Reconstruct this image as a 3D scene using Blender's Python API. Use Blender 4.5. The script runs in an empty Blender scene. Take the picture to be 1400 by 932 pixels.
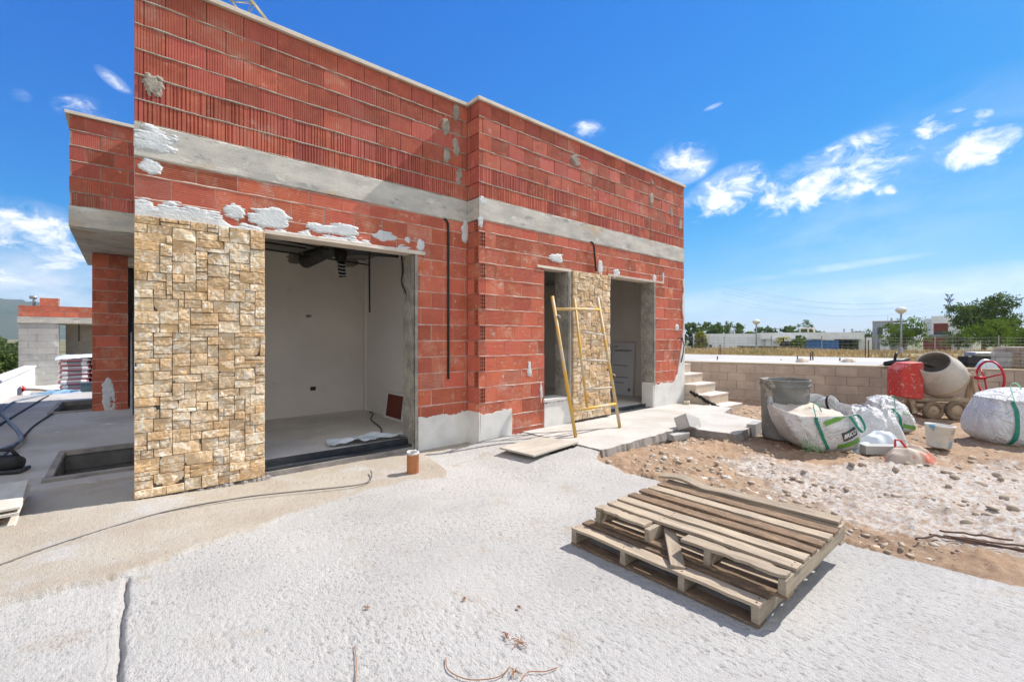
import bpy, math, random
import numpy as np
from mathutils import Vector, Matrix, Quaternion
R = math.radians
random.seed(7)
sc = bpy.context.scene
COL = sc.collection

# ------------------------------------------------------------ camera
FPX, CX, CY, EYE = 616.0, 700.0, 462.0, 1.40      # focal length and horizon in photo pixels, eye height
_n = math.hypot(715, FPX); CA, CB = 715/_n, FPX/_n
YAW = -math.atan2(CB, CA)
cam_d = bpy.data.cameras.new('camera'); cam = bpy.data.objects.new('camera', cam_d); COL.objects.link(cam)
cam.location = (0, 0, EYE); cam.rotation_euler = (R(90), 0, YAW)
cam_d.sensor_width = 36; cam_d.lens = FPX/1400*36; cam_d.shift_y = -4/1400
cam_d.clip_start = .05; cam_d.clip_end = 9000
sc.camera = cam

# ------------------------------------------------------------ light
SUN = Vector((.982, -.19, 1.085)).normalized()
sd = bpy.data.lights.new('sun', 'SUN'); sd.energy = 4.0; sd.angle = R(.53); sd.color = (1, .955, .90)
so = bpy.data.objects.new('sun', sd); COL.objects.link(so); so.rotation_euler = SUN.to_track_quat('Z', 'Y').to_euler()
so.location = (30, -4, 30)
sc.view_settings.view_transform = 'Standard'; sc.view_settings.look = 'None'
sc.view_settings.exposure = .86; sc.view_settings.gamma = 1
sc.render.engine = 'CYCLES'
sc.cycles.use_denoising = True
sc.cycles.max_bounces = 10; sc.cycles.diffuse_bounces = 7
sc.cycles.sample_clamp_indirect = 6

def uvw(X, Y, Z=0): return Vector((X*CA+Y*CB, -X*CB+Y*CA, Z))          # camera-aligned metres to the house's axes
def at(px, py, d): return uvw(d*(px-CX)/FPX, d, EYE+d*(CY-py)/FPX)      # where a thing d metres away stands
def gr(px, py, z=0):
    d = (EYE-z)*FPX/(py-CY); return uvw(d*(px-CX)/FPX, d, z)
def fc(px, py, v):
    t = (px-CX)/FPX; d = v/(-t*CB+CA); return (d*(t*CA+CB), EYE+d*(CY-py)/FPX)

# ------------------------------------------------------------ node helpers
class NT:
    def __init__(s, nt): s.nt = nt; s.N = nt.nodes; s.L = nt.links; s.N.clear()
    def n(s, t, ins=None, **kw):
        nd = s.N.new(t)
        for k, v in kw.items(): setattr(nd, k, v)
        for k, v in (ins or {}).items():
            if isinstance(v, bpy.types.NodeSocket): s.L.new(v, nd.inputs[k])
            else: nd.inputs[k].default_value = v
        return nd
    def m(s, op, a, b=0, c=0, clamp=False):
        return s.n('ShaderNodeMath', {0: a, 1: b, 2: c}, operation=op, use_clamp=clamp).outputs[0]
    def mix(s, f, a, b, mode='MIX'):
        return s.n('ShaderNodeMix', {0: f, 6: a, 7: b}, data_type='RGBA', blend_type=mode, clamp_factor=True).outputs[2]
    def ramp(s, f, lo, hi):
        return s.n('ShaderNodeMapRange', {0: f, 1: lo, 2: hi}, interpolation_type='SMOOTHSTEP').outputs[0]
    def noise(s, co, scale, detail=6, rough=.6, dist=0):
        return s.n('ShaderNodeTexNoise', {'Vector': co, 'Scale': scale, 'Detail': detail, 'Roughness': rough, 'Distortion': dist}).outputs[0]
    def scale(s, co, v):
        return s.n('ShaderNodeMapping', {0: co, 3: v}).outputs[0]

def c4(c): return (c[0], c[1], c[2], 1)

# ------------------------------------------------------------ world: sky and clouds
w = bpy.data.worlds.new('World'); sc.world = w; w.use_nodes = True
q = NT(w.node_tree)
SKY_G, SKY_S, SKY_V = 1.0, 1.62, .92
sky = q.n('ShaderNodeTexSky', sky_type='NISHITA', sun_disc=False)
sky.sun_elevation = math.asin(SUN.z); sky.sun_rotation = math.atan2(SUN.x, SUN.y)
sky.altitude = 50; sky.air_density = 1.0; sky.dust_density = .25; sky.ozone_density = 2.6
skyg = q.n('ShaderNodeGamma', {0: sky.outputs[0], 1: SKY_G}).outputs[0]
skyc = q.n('ShaderNodeHueSaturation', {'Saturation': SKY_S, 'Value': SKY_V, 'Color': skyg}).outputs[0]
vm = lambda op, a_, b_: q.n('ShaderNodeVectorMath', {0: a_, 1: b_}, operation=op).outputs[0]
c24 = vm('MULTIPLY', skyc, (.24, .24, .24))       # the photograph's film response to a bright sky: soft shoulder in each channel
skyc = vm('MAXIMUM', vm('SUBTRACT', vm('DIVIDE', vm('MULTIPLY', c24, (.38/.24, .85/.24, 2.15/.24)), vm('ADD', vm('MULTIPLY', c24, (.05, .52, 1.5)), (1, 1, 1))), (.07, 0, 0)), (.004, 0, 0))
gen = q.n('ShaderNodeTexCoord').outputs['Generated']
nrm = q.n('ShaderNodeVectorMath', {0: gen}, operation='NORMALIZE').outputs[0]
def dot(vec): return q.n('ShaderNodeVectorMath', {0: nrm, 1: tuple(vec)}, operation='DOT_PRODUCT').outputs['Value']
n1 = q.noise(q.scale(nrm, (20, 20, 34)), 1.0, 10, .64, .5)
n2 = q.noise(q.scale(nrm, (5, 5, 16)), 1.0, 6, .6, .6)
def cloud(px, py, hw, hh, tilt, amp):
    c = (at(px, py, 100)-Vector((0, 0, EYE))).normalized()
    e1 = (at(px+10*math.cos(R(tilt)), py-10*math.sin(R(tilt)), 100)-Vector((0, 0, EYE))).normalized()-c
    e2 = (at(px-10*math.sin(R(tilt)), py-10*math.cos(R(tilt)), 100)-Vector((0, 0, EYE))).normalized()-c
    k1 = e1/e1.length_squared*10/hw; k2 = e2-e1*(e2.dot(e1)/e1.length_squared); k2 = k2/k2.length_squared*10/hh
    a = q.m('SUBTRACT', dot(k1), k1.dot(c)); b = q.m('SUBTRACT', dot(k2), k2.dot(c))
    r2 = q.m('MULTIPLY_ADD', a, a, q.m('MULTIPLY', b, b))
    front = q.m('GREATER_THAN', dot(c), .3)
    return q.m('MULTIPLY', q.m('MULTIPLY', q.m('SUBTRACT', 1, r2, clamp=True), amp), front)
def union(lst):
    f = cloud(*lst[0])
    for k in lst[1:]: f = q.m('MAXIMUM', f, cloud(*k))
    return f
puff = union([(932, 222, 52, 34, 12, 1), (990, 266, 75, 34, 28, 1), (962, 284, 60, 16, 0, .8), (1120, 254, 135, 42, 17, 1.05), (1165, 206, 85, 24, 24, .95),
              (1100, 225, 60, 14, 22, .6), (1285, 171, 56, 19, 18, .95), (1342, 162, 22, 18, 10, .9), (1350, 198, 120, 34, 18, 1.05), (1208, 260, 28, 12, 5, .8), (1240, 215, 40, 16, 25, .7),
              (803, 177, 30, 15, 8, .85), (115, 149, 48, 20, -6, .8), (155, 110, 34, 10, -38, .55), (28, 131, 18, 11, 0, .5), (35, 318, 130, 50, -10, 1.05), (60, 352, 110, 34, -6, .95), (-60, 350, 140, 90, 0, 1)])
d1 = q.ramp(q.m('ADD', q.m('MULTIPLY', puff, 1.0), q.m('MULTIPLY', q.m('SUBTRACT', n1, .5), 3.4)), .25, 1.5)
d1 = q.m('MAXIMUM', q.m('MULTIPLY', d1, q.ramp(puff, 0, .45)), q.m('MULTIPLY', q.m('MULTIPLY', puff, .8), q.ramp(q.m('ADD', n2, q.m('MULTIPLY', n1, .8)), .74, 1.22)))
wisp = union([(1115, 369, 165, 7, 8, .5), (1250, 402, 420, 34, 5, .42), (975, 146, 16, 3.5, 22, .35), (60, 385, 160, 50, -4, .75), (1000, 410, 200, 20, 6, .3), (1180, 300, 260, 90, 14, .16), (1330, 190, 260, 90, 14, .14)])
d2 = q.m('MULTIPLY', wisp, q.ramp(n2, .25, .62))
alpha = q.m('MAXIMUM', d1, d2)
# unseen bright cloud added behind the photographer to give neutral fill light
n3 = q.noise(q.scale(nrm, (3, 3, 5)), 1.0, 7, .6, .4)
fwd_ = Vector((CB, CA, 0)); fill_bank = q.ramp(q.m('ADD', dot(fwd_*-1+Vector((0, 0, .10))), q.m('MULTIPLY', q.m('SUBTRACT', n3, .5), 1.3)), .02, .40)
alpha = q.m('MAXIMUM', alpha, fill_bank)
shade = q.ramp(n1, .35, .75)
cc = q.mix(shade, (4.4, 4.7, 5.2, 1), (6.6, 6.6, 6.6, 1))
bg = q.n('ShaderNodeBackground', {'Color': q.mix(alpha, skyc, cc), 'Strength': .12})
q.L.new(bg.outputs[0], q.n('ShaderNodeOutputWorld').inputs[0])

# ------------------------------------------------------------ materials
MATS = {}
def mat(name, c1, c2=None, scale=6, rough=.8, bump=0, bscale=60, island=0, spots=None, coord='Object', stretch=(1, 1, 1), lo=.35, hi=.65, metal=0, fine=None, spec=.3, bdist=.01, hue=None, vor=None):
    """noise between two colours, optional per-piece brightness, optional spots (colour, scale, low, high), bump"""
    m = bpy.data.materials.new(name); m.use_nodes = True; t = NT(m.node_tree)
    co = t.n('ShaderNodeTexCoord').outputs[coord]
    if stretch != (1, 1, 1): co = t.scale(co, stretch)
    c2 = c2 or [x*.8 for x in c1]
    col = t.mix(t.ramp(t.noise(co, scale), lo, hi), c4(c1), c4(c2))
    for s in (spots or []):
        f = t.ramp(t.noise(co, s[1], 5, .65), s[2], s[3])
        col = t.mix(f, col, c4(s[0]))
    if vor:                                          # angular chips: (colour, scale, share)
        vt = t.n('ShaderNodeTexVoronoi', {'Vector': t.n('ShaderNodeVectorMath', {0: co, 1: t.n('ShaderNodeTexNoise', {'Vector': co, 'Scale': vor[1]*.8}).outputs[1]}, operation='ADD').outputs[0], 'Scale': vor[1]})
        col = t.mix(t.m('GREATER_THAN', t.n('ShaderNodeSeparateColor', {0: vt.outputs['Color']}).outputs[0], 1-vor[2]), col, c4(vor[0]))
    if hue:
        r2 = t.n('ShaderNodeNewGeometry').outputs['Random Per Island']
        col = t.mix(t.m('MULTIPLY', t.ramp(t.m('FRACT', t.m('MULTIPLY', r2, 7.31)), .45, 1), hue[1]), col, c4(hue[0]))
    if island:
        rnd = t.n('ShaderNodeNewGeometry').outputs['Random Per Island']
        f = t.m('MULTIPLY_ADD', rnd, 2*island, 1-island)
        col = t.n('ShaderNodeVectorMath', {0: col, 1: t.n('ShaderNodeCombineXYZ', {0: f, 1: f, 2: f}).outputs[0]}, operation='MULTIPLY').outputs[0]
    if fine:
        f = t.m('MULTIPLY_ADD', t.noise(co, fine[0], 3, .7), 2*fine[1], 1-fine[1])
        col = t.n('ShaderNodeVectorMath', {0: col, 1: t.n('ShaderNodeCombineXYZ', {0: f, 1: f, 2: f}).outputs[0]}, operation='MULTIPLY').outputs[0]
    ins = {'Base Color': col, 'Roughness': rough, 'Metallic': metal, 'Specular IOR Level': spec}
    if bump:
        b = t.n('ShaderNodeBump', {'Strength': bump, 'Distance': bdist, 'Height': t.noise(co, bscale, 6, .65)})
        ins['Normal'] = b.outputs[0]
    bs = t.n('ShaderNodeBsdfPrincipled', ins)
    t.L.new(bs.outputs[0], t.n('ShaderNodeOutputMaterial').inputs[0])
    MATS[name] = m
    return m
BRICK_UP = mat('parapet_brick', (.46, .125, .074), (.36, .09, .056), 7, .85, .35, 90, .22, [((.50, .23, .16), 3.5, .50, .76), ((.52, .38, .31), 9, .60, .78), ((.24, .07, .05), 2.4, .60, .76)], fine=(160, .18), hue=((.44, .10, .085), .6))
BRICK_LO = mat('hollow_brick', (.53, .15, .08), (.44, .115, .064), 6, .85, .35, 120, .20, [((.56, .27, .18), 4.5, .50, .74), ((.60, .44, .36), 12, .56, .74), ((.56, .44, .38), 2.1, .60, .80)], fine=(200, .15), hue=((.52, .125, .085), .7))
MORTAR = mat('mortar', (.40, .35, .29), (.27, .23, .19), 9, .95, .8, 70, spots=[((.36, .15, .10), 5, .60, .75)], fine=(120, .25))
MORTAR_L = mat('light_mortar', (.62, .52, .45), (.48, .30, .24), 7, .95, .7, 70, fine=(120, .2))
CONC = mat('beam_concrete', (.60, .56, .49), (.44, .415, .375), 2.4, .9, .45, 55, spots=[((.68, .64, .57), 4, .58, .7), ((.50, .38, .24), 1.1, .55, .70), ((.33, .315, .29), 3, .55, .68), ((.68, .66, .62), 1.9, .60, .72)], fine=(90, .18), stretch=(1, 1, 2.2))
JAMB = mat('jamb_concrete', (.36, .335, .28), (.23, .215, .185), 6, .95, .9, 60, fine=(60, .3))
PLASTER = mat('white_plaster', (.74, .72, .67), (.62, .60, .55), 3, .9, .35, 40, spots=[((.48, .43, .37), 3.2, .64, .82)], fine=(60, .07))
PASTE = mat('plaster_paste', (.66, .67, .66), (.55, .56, .56), 9, .8, .6, 45)
COPING = mat('coping_stone', (.68, .60, .50), (.58, .50, .41), 5, .75, .2, 60)
STONE = mat('split_stone', (.66, .49, .305), (.53, .37, .215), 5, .85, .55, 45, .17, vor=((.74, .64, .50), 9, .22), hue=((.62, .37, .16), .55), spots=[((.70, .59, .44), 6, .52, .68), ((.50, .25, .09), 2.2, .66, .76), ((.42, .37, .31), 3.1, .62, .74)], fine=(70, .14))
STONE_J = mat('stone_joint', (.11, .092, .07), (.075, .062, .05), 9, .95, .5, 60)
INWALL = mat('interior_plaster', (.82, .765, .69), (.74, .69, .62), 1.2, .95, .25, 30, spots=[((.50, .45, .39), 2.2, .62, .8)])
LITWALL = mat('lit_partition', (.85, .82, .77), (.80, .77, .72), 1, .9)  # partition made paler, the bounce light on it put into the colour
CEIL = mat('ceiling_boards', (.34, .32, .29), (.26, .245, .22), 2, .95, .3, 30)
SCREED = mat('floor_screed', (.68, .65, .60), (.56, .535, .50), 1.5, .8, .2, 50, spots=[((.42, .38, .34), 2.6, .6, .75)])
BLACK = mat('black_plastic', (.012, .012, .013), (.02, .02, .02), 8, .5)
RAIL = mat('dark_rail', (.02, .024, .03), (.035, .04, .045), 6, .45, spots=[((.2, .19, .18), 9, .62, .8)])
STEEL = mat('galvanised_steel', (.36, .37, .38), (.25, .26, .27), 8, .5, metal=.6)
REBAR = mat('rusty_steel', (.16, .09, .06), (.09, .06, .045), 12, .85, .5, 80)
TAN = mat('old_concrete', (.60, .53, .435), (.52, .43, .33), .9, .95, 0, 60)
WHITE = mat('white_paint', (.78, .78, .76), (.70, .70, .68), 1.2, .8, .1, 20)
BLOCK = mat('grey_block', (.42, .345, .28), (.34, .28, .23), 3, .95, .5, 70, .1, fine=(110, .14))
BLOCK_L = mat('pale_block', (.43, .42, .395), (.34, .33, .315), 1.6, .95, .4, 40, .1, [((.62, .61, .58), 2.1, .55, .7)])
PITM = mat('pit_block', (.17, .16, .155), (.11, .105, .10), 4, .95, .7, 40)  # pit blocks darkened, the shade inside the pit put into their colour
DARKC = mat('dark_concrete', (.30, .27, .24), (.2, .18, .165), 4, .95, .7, 40)  # plain darker concrete tone for edges, lumps and recess floors

# ------------------------------------------------------------ mesh builder
class MB:
    def __init__(s): s.v = []; s.f = []; s.mi = []; s.cur = 0
    def add(s, vs, fs):
        o = len(s.v); s.v.extend(tuple(x) for x in vs)
        for f in fs: s.f.append([i+o for i in f]); s.mi.append(s.cur)
    def box(s, x0, x1, y0, y1, z0, z1, j=0):
        r = (lambda: random.uniform(-j, j)) if j else (lambda: 0)
        vs = [(x+r(), y+r(), z+r()) for z in (z0, z1) for y in (y0, y1) for x in (x0, x1)]
        s.add(vs, [(0, 2, 3, 1), (4, 5, 7, 6), (0, 1, 5, 4), (2, 6, 7, 3), (0, 4, 6, 2), (1, 3, 7, 5)])
    def obox(s, M, sx, sy, sz, j=0):
        r = (lambda: random.uniform(-j, j)) if j else (lambda: 0)
        vs = [M @ Vector((x+r(), y+r(), z+r())) for z in (-sz/2, sz/2) for y in (-sy/2, sy/2) for x in (-sx/2, sx/2)]
        s.add(vs, [(0, 2, 3, 1), (4, 5, 7, 6), (0, 1, 5, 4), (2, 6, 7, 3), (0, 4, 6, 2), (1, 3, 7, 5)])
    def bar(s, a, b, w, h, up=(0, 0, 1), j=0):
        a, b = Vector(a), Vector(b); x = (b-a); L = x.length; x.normalize(); up = Vector(up)
        y = up.cross(x).normalized(); z = x.cross(y)
        M = Matrix((x, y, z)).transposed().to_4x4(); M.translation = (a+b)/2
        s.obox(M, L, w, h, j)
    def tube(s, pts, r, n=8, cap=True):
        pts = [Vector(p) for p in pts]; N = len(pts)
        rs = r if isinstance(r, (list, tuple)) else [r]*N
        vs = []; prev = None
        for i, p in enumerate(pts):
            t = (pts[min(i+1, N-1)]-pts[max(i-1, 0)]).normalized()
            if prev is None:
                ref = Vector((0, 0, 1)) if abs(t.z) < .9 else Vector((1, 0, 0)); a = t.cross(ref).normalized()
            else:
                a = (prev-t*prev.dot(t)); a = a.normalized() if a.length > 1e-6 else t.orthogonal().normalized()
            prev = a; b = t.cross(a)
            for k in range(n):
                q_ = 2*math.pi*k/n; vs.append(p+(a*math.cos(q_)+b*math.sin(q_))*rs[i])
        fs = [(i*n+k, i*n+(k+1) % n, (i+1)*n+(k+1) % n, (i+1)*n+k) for i in range(N-1) for k in range(n)]
        if cap: fs += [tuple(range(n))[::-1], tuple((N-1)*n+k for k in range(n))]
        s.add(vs, fs)
    def grid(s, fn, nu, nv, closed_u=False):
        vs = [fn(i/(nu if closed_u else nu-1), j/(nv-1)) for j in range(nv) for i in range(nu)]
        fs = []
        for j in range(nv-1):
            for i in range(nu if closed_u else nu-1):
                i2 = (i+1) % nu
                fs.append((j*nu+i, j*nu+i2, (j+1)*nu+i2, (j+1)*nu+i))
        s.add(vs, fs)
    def lathe(s, prof, n=32, M=None):
        """prof: list of (radius, height)"""
        M = M or Matrix()
        vs = [M @ Vector((r*math.cos(2*math.pi*k/n), r*math.sin(2*math.pi*k/n), z)) for r, z in prof for k in range(n)]
        fs = [(i*n+k, i*n+(k+1) % n, (i+1)*n+(k+1) % n, (i+1)*n+k) for i in range(len(prof)-1) for k in range(n)]
        s.add(vs, fs)
    def plate(s, pts, y0, y1):
        """outline in (x, z) between depths y0 (front) and y1"""
        n = len(pts)
        vs = [(x, y0, z) for x, z in pts]+[(x, y1, z) for x, z in pts]
        s.add(vs, [tuple(range(n)), tuple(range(2*n-1, n-1, -1))]+[(i, i+n, (i+1) % n+n, (i+1) % n) for i in range(n)])
    def prism(s, pts, z0, z1):
        n = len(pts)
        vs = [(x, y, z1) for x, y in pts]+[(x, y, z0) for x, y in pts]
        s.add(vs, [tuple(range(n)), tuple(range(2*n-1, n-1, -1))]+[(i, i+n, (i+1) % n+n, (i+1) % n) for i in range(n)])
    def build(s, name, mats, parent=None, smooth=False, bevel=0, loc=None):
        me = bpy.data.meshes.new(name); me.from_pydata(s.v, [], s.f)
        mats = mats if isinstance(mats, (list, tuple)) else [mats]
        for m in mats: me.materials.append(m)
        if len(mats) > 1: me.polygons.foreach_set('material_index', s.mi)
        if smooth: me.polygons.foreach_set('use_smooth', [True]*len(me.polygons))
        me.update()
        return link(name, me, parent, bevel, loc)
def link(name, me, parent=None, bevel=0, loc=None):
    o = bpy.data.objects.new(name, me); COL.objects.link(o)
    if parent: o.parent = parent
    if loc is not None: o.location = loc
    if bevel:
        b = o.modifiers.new('bevel', 'BEVEL'); b.width = bevel; b.segments = 2; b.limit_method = 'ANGLE'
    return o
def np_mesh(name, V, F, mats, parent=None, smooth=False, uni=4):
    me = bpy.data.meshes.new(name); nv, nf = len(V), len(F)
    me.vertices.add(nv); me.vertices.foreach_set('co', np.asarray(V, np.float32).ravel())
    me.loops.add(nf*uni); me.loops.foreach_set('vertex_index', np.asarray(F, np.int32).ravel())
    me.polygons.add(nf); me.polygons.foreach_set('loop_start', np.arange(nf, dtype=np.int32)*uni)
    me.polygons.foreach_set('loop_total', np.full(nf, uni, np.int32))
    if smooth: me.polygons.foreach_set('use_smooth', np.ones(nf, bool))
    for m in (mats if isinstance(mats, (list, tuple)) else [mats]): me.materials.append(m)
    me.update(calc_edges=True)
    return link(name, me, parent)
def thing(name, label, cat, loc=(0, 0, 0), rz=0, group=None):
    o = bpy.data.objects.new(name, None); COL.objects.link(o); o.empty_display_size = .2
    o.location = loc; o.rotation_euler = (0, 0, rz); tag(o, label, cat, group); return o
def tag(o, label=None, cat=None, group=None, kind=None):
    if label: o['label'] = label
    if cat: o['category'] = cat
    if group: o['group'] = group
    if kind: o['kind'] = kind
    return o
def copy_tree(o, parent=None):
    c = o.copy(); COL.objects.link(c)
    if parent: c.parent = parent
    for ch in list(o.children): copy_tree(ch, c)
    return c

# ------------------------------------------------------------ noise on arrays
def _h(ix, iy, s):
    h = (ix.astype(np.int64)*374761393+iy.astype(np.int64)*668265263+s*1442695041) & 0xffffffff
    h = ((h ^ (h >> 13))*1274126177) & 0xffffffff
    return ((h ^ (h >> 16)) & 0xffff)/65535.0
def vn(x, y, s=0):
    x = np.asarray(x, float); y = np.asarray(y, float)
    ix, iy = np.floor(x), np.floor(y); fx, fy = x-ix, y-iy
    fx = fx*fx*(3-2*fx); fy = fy*fy*(3-2*fy)
    a, b, c, d = _h(ix, iy, s), _h(ix+1, iy, s), _h(ix, iy+1, s), _h(ix+1, iy+1, s)
    return (a*(1-fx)+b*fx)*(1-fy)+(c*(1-fx)+d*fx)*fy
def fbm(x, y, s=0, o=4, g=.5):
    t = 0; a = 1; n = 0
    for k in range(o): t = t+a*vn(np.asarray(x)*2**k+k*17.3, np.asarray(y)*2**k-k*9.1, s+k); n += a; a *= g
    return t/n
def sstep(x, a, b):
    t = np.clip((x-a)/(b-a), 0, 1); return t*t*(3-2*t)
def _h1(i, s):
    h = (i*374761393+s*1442695041) & 0xffffffff
    h = ((h ^ (h >> 13))*1274126177) & 0xffffffff
    return ((h ^ (h >> 16)) & 0xffff)/65535.0
def n1d(x, s=0):
    t = 0.0
    for k, a in ((0, .571), (1, .286), (2, .143)):
        y = x*2**k+k*17.3; i = math.floor(y); f = y-i; f = f*f*(3-2*f); t += a*(_h1(i, s+k)*(1-f)+_h1(i+1, s+k)*f)
    return t
# ------------------------------------------------------------ ground
def border(u):                                   # edge between the old strip by the house and the fresh slab
    return np.interp(u, [-6, -.5, 0, .5, 1.03, 1.7, 2.15, 2.45, 2.6, 2.75], [3.4, 3.51, 3.5, 3.66, 3.89, 4.02, 4.05, 3.85, 4.1, 4.75])+(fbm(u*3, u*0, 3, 5)-.5)*.10+(fbm(u*30, u*0, 13, 2)-.5)*.025
def slab_edge(v):
    return np.interp(v, [-3, 0, .7, 1.5, 2.5, 3.2, 3.36], [3.85, 3.83, 3.78, 3.83, 3.95, 4.08, 4.34])+(fbm(v*3, v*0, 9, 4)-.5)*.22
PITS = [(-.53, 3.2, 6.05, 7.42), (-.95, 1.5, 11.1, 12.9)]
WALK = [(4.28, 3.33), (5.55, 3.37), (6.28, 3.42), (6.36, 2.66), (7.75, 2.86), (8.05, 3.6), (8.72, 3.75), (8.72, 4.9), (4.28, 4.9)]
def inpoly(x, y, P):
    r = np.zeros(x.shape, bool); j = len(P)-1
    for i in range(len(P)):
        (xi, yi), (xj, yj) = P[i], P[j]
        c = ((yi > y) != (yj > y)) & (x < (xj-xi)*(y-yi)/(yj-yi+1e-12)+xi); r ^= c; j = i
    return r
def dirt_h(u, v):
    b = (fbm(u*1.1, v*1.1, 21, 4)-.5)*.17+(fbm(u*5, v*5, 22, 4)-.5)*.085+np.maximum(fbm(u*13, v*13, 23, 3)-.5, 0)*.13
    pile = .10*np.exp(-((u-4.55)/.5)**2-((v-2.5)/.9)**2)+.05*np.exp(-((u-4.1)/.22)**2)*sstep(v, -2.5, .9)+.10*np.exp(-((u-5.2)/.6)**2-((v-2.9)/.35)**2)
    dip = -.06*sstep(v, 3.3, 4.2)*sstep(u, 8.2, 9)
    return -.055+b*.8+pile+dip
def ground_h(u, v):
    """height and region: 0 fresh slab, 1 old strip, 2 patio, 3 dirt"""
    nb = border(u); se = slab_edge(v)
    groove = fbm(u*62, v*24, 1, 4, .62); gate = fbm(u*1.7, v*1.3, 5, 3)
    h0 = -.0065*np.maximum(.40-groove, 0)*7*(.35+1.1*gate)+(fbm(u*85, v*45, 2, 2)-.5)*.0045+(fbm(u*.8, v*.8, 4, 3)-.5)*.014
    h0 = h0+.066*sstep(u, 2.8, 3.7)*sstep(v, 2.7, 3.5)
    jn = -.02+.028*(v-2.459)+(fbm(v*6, v*0, 31, 3)-.5)*.02          # joint in the slab
    on = (v < 3.46) & (v > -3)
    h0 = h0-.036*np.exp(-((u-jn)/.012)**2)*on-.007*np.exp(-((u-jn+.028)/.006)**2)*on*(v < 3.2)-.006*np.exp(-((u-jn+.05)/.006)**2)*on*(v < 3.0)
    h1 = .035*sstep(-u, -1.2, .3)+.004+(fbm(u*60, v*60, 6, 3)-.5)*.008+(fbm(u*.9, v*.9, 7, 3)-.5)*.015-.012*np.maximum(fbm(u*55, v*40, 8, 2)-.70, 0)*4*sstep(fbm(u*1.3, v*2, 14, 3), .42, .62)
    h2 = .055+(fbm(u*25, v*25, 11, 3)-.5)*.012+(fbm(u*2, v*2, 12, 3)-.5)*.02+.03*sstep(v, 8.74, 8.78)
    h3 = dirt_h(u, v)
    k1 = sstep(v-nb, -.014, .014); h0 = h0*(1-k1)+h1*k1; h1 = h0
    reg = np.where(u > se, 3, np.where(v > 5.86+(fbm(u*5, u*0, 15, 3)-.5)*.07, 2, np.where(v > nb, 1, 0)))
    reg = np.where((u < -3.2-(fbm(v*1.2, v*0, 17, 3)-.5)*1.2) & (v > 3.6) | (v > 15.6+fbm(u*2, v*0, 18, 3)) & (u < 3), 3, reg)
    h = np.choose(reg, [h0, h1, h2, h3])
    far = sstep(v, 14.5, 18)*(u < 3); h = h-.16*far
    return h, reg
fw = math.atan2(CA, CB)                           # heading of the view in the house's axes
ths = fw+np.arange(-1.32, 1.32, .0030)
rs = [.6]
while rs[-1] < 21: rs.append(rs[-1]+max(.0065, rs[-1]**2/780))
rs = np.array(rs)
TT, RR = np.meshgrid(ths, rs)
U = RR*np.cos(TT); Vv = RR*np.sin(TT)
Hh, reg = ground_h(U, Vv)
nr, nt_ = U.shape
idx = np.arange(nr*nt_).reshape(nr, nt_)
F = np.stack([idx[:-1, 1:], idx[:-1, :-1], idx[1:, :-1], idx[1:, 1:]], -1).reshape(-1, 4)
cu = (U[:-1, :-1]+U[1:, 1:]).ravel()/2; cv = (Vv[:-1, :-1]+Vv[1:, 1:]).ravel()/2
cr = np.max(np.stack([reg[:-1, 1:], reg[:-1, :-1], reg[1:, :-1], reg[1:, 1:]]), 0).ravel()
keep = np.ones(len(F), bool)
for (a, b, c, d) in PITS: keep &= ~((cu > a) & (cu < b) & (cv > c) & (cv < d))
keep &= ~((cu > .5) & (cu < 8.7) & (cv > 5.3) & (cv < 30))                        # under the house
keep &= cu < 11.276+(5.59-cv)*.3228+.12             # the retaining wall
keep &= ~inpoly(cu, cv, [(x, y) for x, y in [(3.75, 3.63), (4.27, 3.70), (4.24, 3.98), (3.72, 3.93)]])   # hole under the loose board
VV = np.stack([U.ravel(), Vv.ravel(), Hh.ravel()], -1)
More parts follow.
